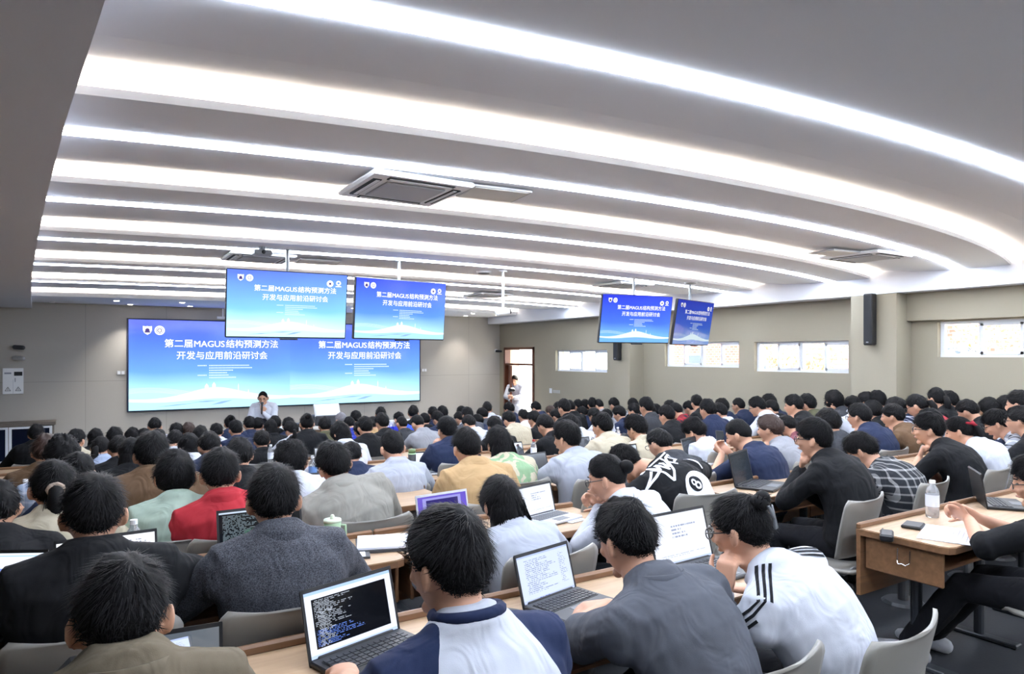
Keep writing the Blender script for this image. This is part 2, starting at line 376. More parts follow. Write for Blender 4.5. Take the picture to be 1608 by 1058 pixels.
for ti, (x, y, h, lb) in enumerate(((18, 12.3, 3.6, 'yellow green tree behind the window next to the door'), (17.5, 7.2, 3.3, 'autumn tree outside the window left of the right column'), (18.5, 3.8, 2.9, 'bare autumn tree outside the near right window'), (21, 15.5, 4.0, 'tall pale tree beyond the second window from the door'))):
    r = thing('tree', lb, 'tree', (x, y, -.05)); mb = MB(); mb.tube([(0, 0, 0), (.05, .05, h*.35), (0, .1, h*.6)], [.12, .1, .06], 8)
    for a in range(5): mb.tube([(0, 0, h*.35), (.5*math.cos(a*1.3), .5*math.sin(a*1.3), h*.62)], [.05, .02], 6)
    part('trunk', mb, plain('bark', '8a7a68', .9), r, True)
    mb = MB(); rr = random.Random(ti)
    for i in range(900):
        d = V((rr.gauss(0, 1), rr.gauss(0, 1), rr.gauss(0, 1))).normalized()*rr.uniform(.5, 1); p = V((d.x*1.1, d.y*1.2, h*.68+d.z*h*.3))
        a = V((rr.gauss(0, 1), rr.gauss(0, 1), rr.gauss(0, 1))).normalized()*.09; b = a.orthogonal().normalized()*.06
        mb.quad(p-a, p-b, p+a, p+b)
    part('foliage', mb, plain('autumn_leaves', 'c9b184', .8, var=.2), r)
# ------------------------------------------------------------------ screens, slides, ceiling and wall fixtures
m_black = plain('black_plastic', '17181b', .45); m_dgrey = plain('dark_grey_plastic', '3a3c40', .5)
m_steel = plain('steel', 'a0a4a8', .35, 1); m_silver = plain('silver_shell', 'c4c6ca', .4, .6)
def slide_mat(name, top, mid, low, k=1.0):
    m, n, l, s = newmat(name); n.remove(s)
    tc = n.new('ShaderNodeTexCoord'); sep = n.new('ShaderNodeSeparateXYZ'); l.new(tc.outputs['UV'], sep.inputs[0])
    nz = n.new('ShaderNodeTexNoise'); nz.inputs['Scale'].default_value = 1.4; nz.inputs['Detail'].default_value = 1; l.new(tc.outputs['UV'], nz.inputs['Vector'])
    md = n.new('ShaderNodeMath'); md.operation = 'MULTIPLY_ADD'; l.new(nz.outputs[0], md.inputs[0]); md.inputs[1].default_value = .35; l.new(sep.outputs['Y'], md.inputs[2])
    sb = n.new('ShaderNodeMath'); sb.operation = 'SUBTRACT'; l.new(md.outputs[0], sb.inputs[0]); sb.inputs[1].default_value = .17
    cr = n.new('ShaderNodeValToRGB'); l.new(sb.outputs[0], cr.inputs[0]); e = cr.color_ramp.elements
    e[0].position = 0; e[0].color = (*lin(low), 1); e[1].position = 1; e[1].color = (*lin(top), 1)
    q = e.new(.42); q.color = (*lin(mid), 1); q = e.new(.16); q.color = (*lin(low), 1)
    em = n.new('ShaderNodeEmission'); l.new(cr.outputs[0], em.inputs[0]); em.inputs[1].default_value = k*.85
    gs = n.new('ShaderNodeBsdfGlossy'); gs.inputs[1].default_value = .12; mx = n.new('ShaderNodeMixShader'); mx.inputs[0].default_value = .04
    l.new(em.outputs[0], mx.inputs[1]); l.new(gs.outputs[0], mx.inputs[2]); l.new(mx.outputs[0], n['Material Output'].inputs[0]); return m
def uvquad(name, W, H, mat, parent, loc=(0, 0, 0), x0=0):
    m = bpy.data.meshes.new(name); m.from_pydata([(x0-W/2, 0, -H/2), (x0+W/2, 0, -H/2), (x0+W/2, 0, H/2), (x0-W/2, 0, H/2)], [], [(0, 1, 2, 3)])
    u = m.uv_layers.new(); [setattr(u.data[i], 'uv', q) for i, q in enumerate(((0, 0), (1, 0), (1, 1), (0, 1)))]
    o = link(name, m, mat, parent); o.location = loc; return o
def text(name, body, size, mat, parent, loc, off=0.0, rot=None):
    c = bpy.data.curves.new('tmp_text', 'FONT'); c.body = body; c.size = size; c.align_x = 'CENTER'; c.align_y = 'CENTER'; c.offset = off
    c.resolution_u = 3
    t = bpy.data.objects.new('tmp_text', c); C.objects.link(t)
    me = bpy.data.meshes.new_from_object(t.evaluated_get(bpy.context.evaluated_depsgraph_get())); bpy.data.objects.remove(t)
    me.materials.clear(); o = link(name, me, mat, parent); o.location = loc; o.rotation_euler = rot or (math.pi/2, 0, 0); return o
def disc(mb, x, z, r, y, n=20, r0=0, sx=1):
    for i in range(n):
        a, b = 2*math.pi*i/n, 2*math.pi*(i+1)/n
        mb.quad((x+r0*math.cos(a)*sx, y, z+r0*math.sin(a)), (x+r*math.cos(a)*sx, y, z+r*math.sin(a)), (x+r*math.cos(b)*sx, y, z+r*math.sin(b)), (x+r0*math.cos(b)*sx, y, z+r0*math.sin(b)))
def slide(parent, W, H, x0, bgmat, k, logos=True, title_k=None):
    k *= .85
    """two line conference title, logos, small lines, skyline and haze; the panel faces -Y"""
    uvquad('slide_image', W, H, bgmat, parent, (0, -.001, 0), x0)
    wm = glow('slide_white_%g' % k, 'ffffff', k); wm2 = glow('slide_pale_%g' % k, 'dff4ff', k*.85); hz = glow('slide_haze_%g' % k, 'e4f7ff', k*.97)
    P = lambda u, v: (x0+(u-.5)*W, (0.5-v)*H)
    # low hills of haze, drawn on the slide
    mb = MB(); N = 40
    for i in range(N):
        u0, u1 = i/N, (i+1)/N; f = lambda u: .845+.035*math.sin(u*7+1)-.05*math.exp(-((u-.5)/.16)**2); g = lambda u: .905+.015*math.sin(u*9)
        (xa, za), (xb, zb) = P(u0, f(u0)), P(u1, f(u1)); (xc, zc), (xd, zd) = P(u1, g(u1)), P(u0, g(u0))
        mb.quad((xd, -.002, zd), (xc, -.002, zc), (xb, -.002, zb), (xa, -.002, za))
    for j in range(5):   # fine ripples at the lower left
        for i in range(14):
            u0, u1 = i/36, (i+1)/36; f = lambda u: .80+.012*j-.045*math.cos((u-.1)*7)
            (xa, za), (xb, zb) = P(u0, f(u0)), P(u1, f(u1)); mb.quad((xa, -.002, za), (xb, -.002, zb), (xb, -.002, zb+.0025*H), (xa, -.002, za+.0025*H))
    for (u, wd, v) in ((.455, .024, .735), (.50, .022, .72), (.53, .01, .84), (.60, .01, .81), (.655, .006, .74), (.72, .008, .81), (.38, .008, .81), (.56, .02, .825)):
        (xa, za), (xb, zb) = P(u-wd/2, v), P(u+wd/2, .87); mid = (xa+xb)/2
        mb.quad((xa, -.0025, zb), (xb, -.0025, zb), (xb, -.0025, za-.01*H), (xa, -.0025, za-.01*H)); mb.quad((xa, -.0025, za-.01*H), (xb, -.0025, za-.01*H), (mid, -.0025, za+.02*H), (mid, -.0025, za+.02*H))
    part('skyline', mb, hz, parent)
    mb = MB(); bl = glow('slide_wave_%g' % k, '8fb0ff', k*.95)
    for (u0, v0, u1, v1, t) in ((.36, .93, .55, .915, .008), (.48, .965, .62, .915, .014), (.15, .97, .4, .935, .006)):
        (xa, za), (xb, zb) = P(u0, v0), P(u1, v1); mb.quad((xa, -.003, za), ((xa+xb)/2, -.003, (za+zb)/2-t*H), (xb, -.003, zb), ((xa+xb)/2, -.003, (za+zb)/2+t*H))
    part('wave_mark', mb, bl, parent)
    x, z = P(.56, .265); sz = .088*H*1.13; tt = [text('title_text', q, sz, wm, parent, (0, -.003, z), o_) for q, o_ in (('第二届', .0011*H), ('MAGUS', 0), ('结构预测方法', .0011*H))]
    tt.insert(2, text('title_text', 'MAGUS', sz, wm, parent, (0, -.0032, z), 0)); wds = []
    for q in tt: xs_ = [v.co.x for v in q.data.vertices]; wds.append((min(xs_), max(xs_)))
    gp = .17*sz; tot = sum(b-a for i, (a, b) in enumerate(wds) if i != 2)+2*gp; cur = x-tot/2
    for i in (0, 1, 3):
        a, b = wds[i]; tt[i].location.x = cur-a
        if i == 1: tt[2].location.x = cur-a+.004*H
        cur += b-a+gp
    x, z = P(.56, .40); text('title_text', '开发与应用前沿研讨会', .088*H*1.13, wm, parent, (x, -.003, z), .0011*H)
    mb = MB(); rr = random.Random(3)
    for i, (ua, ub, v) in enumerate(((.47, .72, .51), (.47, .745, .538), (.47, .62, .566), (.47, .58, .594), (.47, .585, .622), (.47, .64, .65), (.40, .455, .51), (.40, .455, .622))):
        u = ua
        while u < ub:   # tiny unreadable glyph blocks as in the photo
            wd = .007; (xa, za) = P(u, v); mb.quad((xa, -.003, za-.006*H), (xa+wd*W, -.003, za-.006*H), (xa+wd*W, -.003, za+.006*H), (xa, -.003, za+.006*H)); u += .0095
    part('small_text', mb, wm2, parent)
    mb = MB(); mb2 = MB(); r = .052*H
    x, z = P(.105, .115)
    pts = [(-1, 1), (-.35, .9), (0, 1), (.35, .9), (1, 1), (1, 0), (.7, -.65), (0, -1.1), (-.7, -.65), (-1, 0)]
    k0 = len(mb.v); mb.v += [V((x+p[0]*r*.85, -.003, z+p[1]*r*.9)) for p in pts]; mb.f.append(tuple(range(k0, k0+len(pts)))[::-1])
    disc(mb2, x, z, r*.42, -.004); mb2.quad((x-r*.6, -.004, z-r*.5), (x+r*.6, -.004, z-r*.5), (x+r*.45, -.004, z-r*.2), (x-r*.45, -.004, z-r*.2))
    x, z = P(.175, .115); disc(mb, x, z, r, -.003, r0=r*.72); disc(mb, x, z, r*.62, -.003); disc(mb2, x, z, r*.45, -.004, r0=r*.3)
    if logos:
        x, z = P(.85, .145); disc(mb, x, z, r, -.003, 5, 0); disc(mb, x, z, r, -.0028); disc(mb2, x, z, r*.4, -.004, 5)
        x, z = P(.925, .13); disc(mb, x, z, r*.75, -.003, r0=r*.35); mb.quad((x-r*.9, -.003, z-r*1.15), (x+r*.9, -.003, z-r*1.15), (x+r*.9, -.003, z-r*.9), (x-r*.9, -.003, z-r*.9))
    part('round_emblems', mb, wm, parent); part('emblem_centre', mb2, glow('emblem_ink_%g' % k, '5a4a90', k*.7), parent)

s_led = slide_mat('led_slide', '3a4ff0', '6aa2fb', 'b5f0ff', 1.0)
led = thing('led_wall_screen', 'giant wide blue LED wall showing the conference title twice on the front wall', 'screen', (3.72, YF-.06, HC-.185))
mb = MB(); mb.box((0, .03, 0), (6.10, .055, 1.80), None, .006); part('casing', mb, plain('led_frame', '1c2440', .5), led)
slide(led, 3.02, 1.75, -1.51, s_led, 1.0, False); slide(led, 3.02, 1.75, 1.51, s_led, 1.0, False)
SCR = [((1.617, 6.541, .475, -.053, .147), ('5a78f5', '80c4fb', 'c6f6ff'), 1.0, 'second', 'pale blue hanging display at left, lightest of the four title screens', .0),  # fading with viewing angle is put into each display's slide colours and strength
       ((2.825, 6.704, .480, .145, .085), ('3b50f2', '5c93fb', 'a8dcff'), .95, '', 'vivid blue hanging display just right of the palest one, before the LED wall', 0),
       ((6.05, 6.641, .471, -.12, .16), ('2f3fe0', '4a78f8', '78b8fb'), .85, '', 'deep blue hanging display in front of the far column speaker', 0),
       ((7.254, 6.784, .457, .287, .16), ('2c3ec0', '3a62d0', '5a8ad0'), .62, '', 'dim indigo hanging display seen edge-on, nearest the side windows', 0)]
m_pole = plain('grey_pole', '8c9094', .4, .5)
for i, (p, cols, k, _, lb, _2) in enumerate(SCR):
    X, Y, z, r, t = p; root = thing('hanging_display', lb, 'screen', (X, Y, HC+z), r, 'ceiling hung title displays')
    inner = bpy.data.objects.new('display_panel', None)
    mb = MB(); M = Matrix.Rotation(t, 3, 'X')   # top leans toward the seats
    mb.box((0, .02, 0), (1.10, .04, .628), M, .008); case = part('casing', mb, m_black, root)
    pan = uvquad('screen_face', 1.08, .607, glow('screen_back', '2030a0', .3), root, (0, -.0015, 0)); pan.rotation_euler = (t, 0, 0)
    slide(pan, 1.08, .607, 0, slide_mat('slide_%d' % i, *cols, k), k)
    mb = MB(); mb.tube([(0, .06, .1), (0, .06, 1.02-z)], [.017, .017], 10, rounded=False); mb.box((0, .05, .12), (.14, .05, .2)); mb.box((0, .06, 1.012-z), (.12, .12, .02)); part('ceiling_pole', mb, m_pole, root)
    mb = MB(); mb.box((0, .0, -.322), (.16, .03, .012), M); part('status_bar', mb, m_black, root)

# ceiling cassettes and hatches
m_grill = plain('cassette_grille', 'b4b6ba', .6, b=(90, .4)); m_vent = plain('vent_dark', '2a2c30', .7); m_hatch = plain('hatch_white', 'e6e4de', .7)
def cassette(x, y, rz, lb):
    r = thing('air_conditioner_cassette', lb, 'air conditioner', (x, y, ZC-.012), rz, 'ceiling air conditioner cassettes')
    mb = MB(); mb.box((0, 0, .0), (.62, .62, .03), None, .012); part('frame', mb, plain('cassette_white', 'f4f5f7', .5), r)
    mb = MB(); mb.box((0, 0, -.02), (.36, .36, .014), None, .005)
    part('intake_grille', mb, m_grill, r)
    for a in range(4):
        M = Matrix.Rotation(a*math.pi/2, 3, 'Z'); mb = MB(); mb.box(M @ V((0, .245, -.0165)), (.40, .05, .006) if a % 2 == 0 else (.05, .40, .006)); sl = part('air_slot', mb, m_vent, r)
        mb = MB(); mb.box(M @ V((0, .238, -.021)), (.38, .022, .004) if a % 2 == 0 else (.022, .38, .004)); part('flap', mb, m_white, sl)
    mb = MB(); mb.box((-.24, .2, -.017), (.05, .03, .006)); part('logo_plate', mb, m_dgrey, r)
def hatch(x, y, s, rz, lb):
    r = thing('ceiling_hatch', lb, 'hatch', (x, y, ZC-.008), rz, 'flat ceiling hatches'); mb = MB(); mb.box((0, 0, 0), (s, s*.75, .014), None, .004); part('panel', mb, m_hatch, r)
    mb = MB()
    for sx in (-1, 1): mb.box((sx*(s/2+.006), 0, .003), (.012, s*.75+.02, .012)); mb.box((0, sx*(s*.375+.006), .003), (s+.02, .012, .012))
    part('rim', mb, m_dgrey if False else plain('rim_grey', 'b8b8b8', .6), r)
cassette(1.61, 3.78, .0, 'square ceiling cassette with dark grille, largest and nearest, above the hall centre')
cassette(1.48, 7.2, 0, 'small-looking far ceiling cassette above the palest hanging display')
cassette(6.62, 3.92, 0, 'ceiling cassette near the right beam between two curved light lines')
cassette(6.4, 7.3, 0, 'ceiling cassette behind the deep blue hanging display')
cassette(5.6, 9.7, 0, 'ceiling cassette far ahead, beyond the ceiling camera')
hatch(2.13, 3.62, .36, -.1, 'flat cream ceiling hatch just right of the nearest cassette')
hatch(2.1, 7.25, .40, -.1, 'cream ceiling hatch right of the far cassette over the hanging displays')
hatch(6.15, 3.95, .36, -.1, 'pale ceiling hatch left of the cassette near the right beam')
for (x, y, lb) in ((4.05, 7.12, 'flat round grey ceiling speaker left of the ceiling camera pole'), (7.0, 6.6, 'small round grey ceiling disc above the dim indigo display')):
    r = thing('ceiling_speaker', lb, 'ceiling speaker', (x, y, ZC)); mb = MB(); mb.tube([(0, 0, .01), (0, 0, -.015)], [.09, .085], 20, rounded=False); part('rim', mb, m_white, r)
    mb = MB(); mb.tube([(0, 0, -.01), (0, 0, -.018)], [.07, .07], 20, rounded=False); part('grille', mb, m_dgrey, r)
r = thing('projector', 'small grey box projector mounted under the ceiling above the far cassette', 'projector', (1.38, 6.55, ZC)); mb = MB(); mb.box((0, 0, -.055), (.16, .12, .05), None, .01); part('body', mb, plain('projector_grey', '8a8c90', .5), r)
mb = MB(); mb.tube([(0, 0, 0), (0, 0, -.03)], [.03, .03], 10, rounded=False); part('mount', mb, m_pole, r)
mb = MB(); mb.tube([(0, -.055, -.055), (0, -.07, -.055)], [.018, .016], 12, rounded=False); part('lens', mb, m_black, r, True)
# ceiling camera on a white drop pole
r = thing('ceiling_camera', 'white bullet camera on a long white drop pole from the ceiling', 'camera', (4.18, 6.89, ZC))
zb = at(791, 490, 6.89).z-ZC
mb = MB(); mb.tube([(0, 0, 0), (0, 0, zb+.06)], [.016, .016], 10, rounded=False); mb.tube([(0, 0, 0), (0, 0, -.015)], [.05, .05], 14, rounded=False); part('pole', mb, m_white, r)
mb = MB(); mb.tube([(-.09, 0, zb-.02), (.07, -.02, zb+.01)], [.034, .034], 14, rounded=False); part('housing', mb, m_white, r, True)
mb = MB(); mb.tube([(.07, -.02, zb+.01), (.09, -.025, zb+.014)], [.033, .03], 14, rounded=False); part('lens', mb, m_black, r, True)
# recessed downlights of the front soffit
m_down = glow('downlight_glow', 'fff6ea', L_DOWN)
dl = [(.46, 13.75), (.71, 14.6), (1.48, 13.6), (1.72, 14.5), (2.9, 13.5), (3.3, 14.4), (4.6, 13.4), (5.0, 14.4), (6.55, 13.45), (7.75, 14.5), (7.45, 13.6), (8.3, 13.95)]
for i, (x, y) in enumerate(dl):
    r = thing('downlight', 'small round recessed downlight glowing in the front soffit before the LED wall', 'light', (x, y, ZC-.04), 0, 'front soffit downlights')
    mb = MB(); mb.tube([(0, 0, .0), (0, 0, -.008)], [.055, .05], 16, rounded=False); part('trim_ring', mb, m_white, r)
    mb = MB(); mb.tube([(0, 0, -.006), (0, 0, -.012)], [.042, .04], 16, rounded=False); part('diffuser', mb, m_down, r)
    ld = bpy.data.lights.new('downlight_beam', 'SPOT'); ld.energy = 55; ld.spot_size = 1.7; ld.spot_blend = .8; ld.color = (1, .95, .88); ld.shadow_soft_size = .05
    lo = bpy.data.objects.new('downlight_beam', ld); C.objects.link(lo); lo.parent = r; lo.location = (0, 0, -.03)
r = thing('smoke_detector', 'small pale smoke detector where front wall meets soffit at left', 'detector', (-.5, 14.6, ZC-.04)); mb = MB(); mb.tube([(0, 0, 0), (0, 0, -.03)], [.05, .035], 14, rounded=False); part('housing', mb, m_white, r)
# column speakers
for (y, zc, lb, hh) in ((9.95, -.10+.32, 'slim black column speaker on the far wall column, half hidden by a display', .62), (5.02, .465, 'tall slim black line speaker on the near right column', .66)):
    r = thing('column_speaker', lb, 'speaker', (8.60, y, HC+zc), 0, 'wall column speakers')
    mb = MB(); mb.box((-.02, 0, 0), (.11, .12, hh), None, .012); part('cabinet', mb, m_black, r)
    mb = MB(); mb.box((-.078, 0, .01), (.006, .10, hh-.06)); part('grille', mb, plain('speaker_cloth', '23262b', .9, b=(500, .5)), r)
    mb = MB(); mb.box((.04, -.02, -.03), (.05, .05, .12)); part('bracket', mb, m_dgrey, r)
    mb = MB(); mb.box((-.082, 0, -hh/2+.035), (.003, .03, .015)); part('badge', mb, m_steel, r)
# wall gear at the left of the front wall
r = thing('notice_board', 'white wall notice board with two warning triangles and a black panel', 'notice board', (-1.09, YF-.015, HC-.455)); mb = MB(); mb.box((0, 0, 0), (.30, .02, .46), None, .004); part('board', mb, m_white, r)
mb = MB(); mb.box((.075, -.012, .13), (.12, .006, .07)); part('black_panel', mb, m_black, r)
mb = MB(); mb.box((-.075, -.012, .14), (.10, .004, .03)); mb.box((.03, -.012, .02), (.012, .004, .07)); mb.box((0, -.0115, -.1), (.003, .003, .24)); part('printed_marks', mb, plain('mark_grey', '9aa0aa', .6), r)
for sx in (-1, 1):
    mb = MB(); c = (sx*.075, -.15)
    for a in range(3):
        p, q = [(c[0]+.045*math.sin(2*math.pi*(a+j)/3), c[1]+.045*math.cos(2*math.pi*(a+j)/3)) for j in (0, 1)]
        mb.tube([(p[0], -.013, p[1]), (q[0], -.013, q[1])], [.004, .004], 6)
    mb.box((c[0], -.013, c[1]+.003), (.007, .004, .03)); part('warning_triangle', mb, plain('ink_grey', '555a62', .6), r)
for (px, py, lb, mt) in ((27, 545, 'upper dark dome camera high on the front wall at left', m_dgrey), (27, 562, 'lower pale bullet camera on the front wall above the notice board', m_silver)):
    p = at(px, py, YF-.02); r = thing('wall_camera', lb, 'camera', p); mb = MB(); mb.tube([(0, 0, .02), (0, -.1, .0)], [.02, .02], 8); part('arm', mb, m_silver, r)
    mb = MB(); mb.tube([(-.03, -.1, 0), (.09, -.16, -.01)], [.04, .04], 12); part('housing', mb, mt, r, True)
mb_ = None
r = thing('sliding_board_cabinet', 'low dark glass cabinet with white frames against the front wall at far left', 'cabinet', (-1.45, YF-.215, 0)); X0, X1 = -.95, .97
mb = MB(); mb.box((0, 0, .48), (1.94, .36, .96)); mb.box((0, 0, 1.0), (2.0, .4, .06)); part('carcass', mb, plain('cabinet_brown', '6a625a', .6), r)
for i, (a, b) in enumerate(((-.95, -.32), (-.31, .32), (.33, .95))):
    mb = MB(); c = (a+b)/2; wd = b-a
    for (dx, dz, sx, sz) in ((0, .36, wd, .035), (0, .94, wd, .035), (-wd/2+.02, .65, .04, .55), (wd/2-.02, .65, .04, .55)): mb.box((c+dx, -.19, dz), (sx, .03, sz))
    d_ = part('door', mb, m_frame, r); mb = MB(); mb.box((c, -.186, .65), (wd-.06, .01, .56)); part('pane', mb, plain('night_glass', '141a2c', .08), d_)
for (px, py, lb) in ((190, 585, 'small pale switch plate left of the LED wall'), (666, 581, 'small grey switch plate right of the LED wall')):
    p = at(px, py, YF-.01); r = thing('switch_plate', lb, 'switch', p); mb = MB(); mb.box((0, 0, 0), (.14, .012, .09), None, .003); part('plate', mb, plain('plate_grey', 'b4b2ae', .5), r)
    mb = MB()
    for a in (-1, 1): mb.box((a*.033, -.008, 0), (.05, .006, .06))
    part('rocker', mb, m_white, r)
p = at(850, 613, 12.9); p = V((XR-.012, 12.62, p.z)); r = thing('wall_switch', 'white light switch and grey label plate on the side wall right of the door', 'switch', p)
mb = MB(); mb.box((0, .1, 0), (.014, .09, .11), None, .003); part('switch_body', mb, m_white, r); mb = MB(); mb.box((0, -.12, -.01), (.01, .26, .07)); part('label_plate', mb, plain('plate_grey', 'b4b2ae', .5), r)
p = at(779, 551, YF-.02); r = thing('corner_camera', 'small black camera on the front wall near the door', 'camera', p); mb = MB(); mb.tube([(0, 0, 0), (.08, -.12, -.01)], [.03, .025], 10); part('housing', mb, m_black, r, True); mb = MB(); mb.box((0, 0, .02), (.06, .03, .06)); part('mount', mb, m_white, r)
r = thing('wireless_receiver', 'white wall bracket rod standing above the LED wall top edge', 'bracket', at(350, 499, YF-.05)); mb = MB(); mb.box((0, 0, 0), (.22, .06, .05)); part('base', mb, m_white, r); mb = MB(); mb.tube([(0, 0, .02), (0, 0, .38)], [.014, .014], 8); part('rod', mb, m_white, r)
# ------------------------------------------------------------------ people
m_skin = plain('skin', 'c4957a', .55, b=(180, .08)); m_hair = plain('black_hair', '0b0a0c', .68, spec=.18, b=(260, .5, .001))
m_hairb = plain('brown_hair', '33231d', .55, spec=.3, b=(260, .5, .001)); m_hairg = plain('grey_hair', '77757a', .5, spec=.45); m_eye = plain('dark_eye', '121012', .2)
m_lip = plain('lip', 'b07468', .5)
def headsurf(d):
    x, y, z = d.x*.073, d.y*.096, d.z*.118
    if z < 0:
        q = -d.z; x *= 1-.30*q**1.6; y *= (1-.10*q) if d.y > 0 else (1-.42*q)
    else: x *= 1.02
    return V((x, y, z))
def hand(mb, wrist, d, n, side, curl=.5, spread=.0, size=1.0):
    """palm with four fingers and a thumb; d forward, n palm side, side +1 = thumb toward d x n"""
    d = V(d).normalized(); n = V(n); n = (n-d*n.dot(d)).normalized(); s = d.cross(n)*side; k = size; w_ = V(wrist)
    mb.tube([w_-d*.01, w_+d*.035*k, w_+d*.085*k], [(.026*k, .019*k), (.037*k, .017*k), (.040*k, .0135*k)], 12, ref=s)
    for i, ln in enumerate((.070, .078, .073, .058)):
        off = (.029-.0195*i)*k; p = w_+d*(.083-.004*abs(i-1))*k+s*off; dd = (d+s*(.12-.09*i)*(.5+spread)).normalized(); pts = [p-d*.01]; ang = 0
        c = curl*(.9+.08*i)
        for j, fr in enumerate((.45, .31, .24)):
            ang += c*(.8, 1.1, .7)[j]; v = dd*math.cos(ang)+n*math.sin(ang); p = p+v*ln*fr*k; pts.append(p)
        mb.tube(pts, [.0093*k, .0088*k, .0080*k, .0070*k], 8)
    p = w_+d*.022*k+s*.026*k; pts = [p]
    for j, fr in enumerate((.045, .034, .026)):
        v = (d*(.62+.1*j)+s*(.72-.25*j)+n*(.15+curl*.35*j)).normalized(); p = p+v*fr*k; pts.append(p)
    mb.tube(pts, [.0125*k, .0108*k, .0098*k, .0082*k], 8)
def ik(S, H, l1, l2, pole):
    S, H, pole = V(S), V(H), V(pole).normalized(); d = H-S; L = min(d.length, (l1+l2)*.995); d = d.normalized(); H = S+d*L
    a = (l1*l1-l2*l2+L*L)/(2*L); h = math.sqrt(max(l1*l1-a*a, 1e-6)); q = (pole-d*pole.dot(d)).normalized()
    return S+d*a+q*h, H
POSES = {  # wrist target in local axes (x, y, z relative to the desk top or head), elbow pole, palm normal, finger direction, curl
 'desk': (('d', .17, .36, .045), (.9, -.3, -.5), (0, 0, -1), (-.35, 1, 0), .35),
 'type': (('d', .10, .43, .06), (.9, -.2, -.6), (0, 0, -1), (-.15, 1, -.1), .45),
 'fold': (('d', .02, .30, .045), (.9, -.3, -.6), (0, 0, -1), (-1, .35, 0), .4),
 'lap': (('d', .12, .20, -.16), (.8, -.4, -.4), (0, 0, -1), (-.3, 1, -.2), .5),
 'chin': (('h', .045, .07, -.205), (.45, .6, -1), (-.2, -.7, .2), (-.25, -.25, 1), 1.2),
 'cheek': (('h', .105, .05, -.17), (.5, .7, -1), (-1, 0, .1), (-.1, .05, 1), .9),
 'brow': (('h', .10, .12, -.08), (.4, .7, -1), (-.6, -.6, 0), (-.4, -.1, 1), .5),
 'phone': (('d', .05, .34, .16), (.8, -.2, -.7), (-.4, -.6, .3), (-.2, .8, .6), .8),
 'neck': (('h', .09, -.02, -.20), (1, .6, .1), (-.3, .8, .1), (-.7, -.5, .3), .5),
 'side': (('d', .22, .12, -.12), (.3, -1, -.2), (0, 0, -1), (0, 1, -.2), .5),
}
def hmat(yaw, pitch, roll=0):
    return Matrix.Rotation(yaw, 3, 'Z') @ Matrix.Rotation(-pitch, 3, 'X') @ Matrix.Rotation(roll, 3, 'Y')
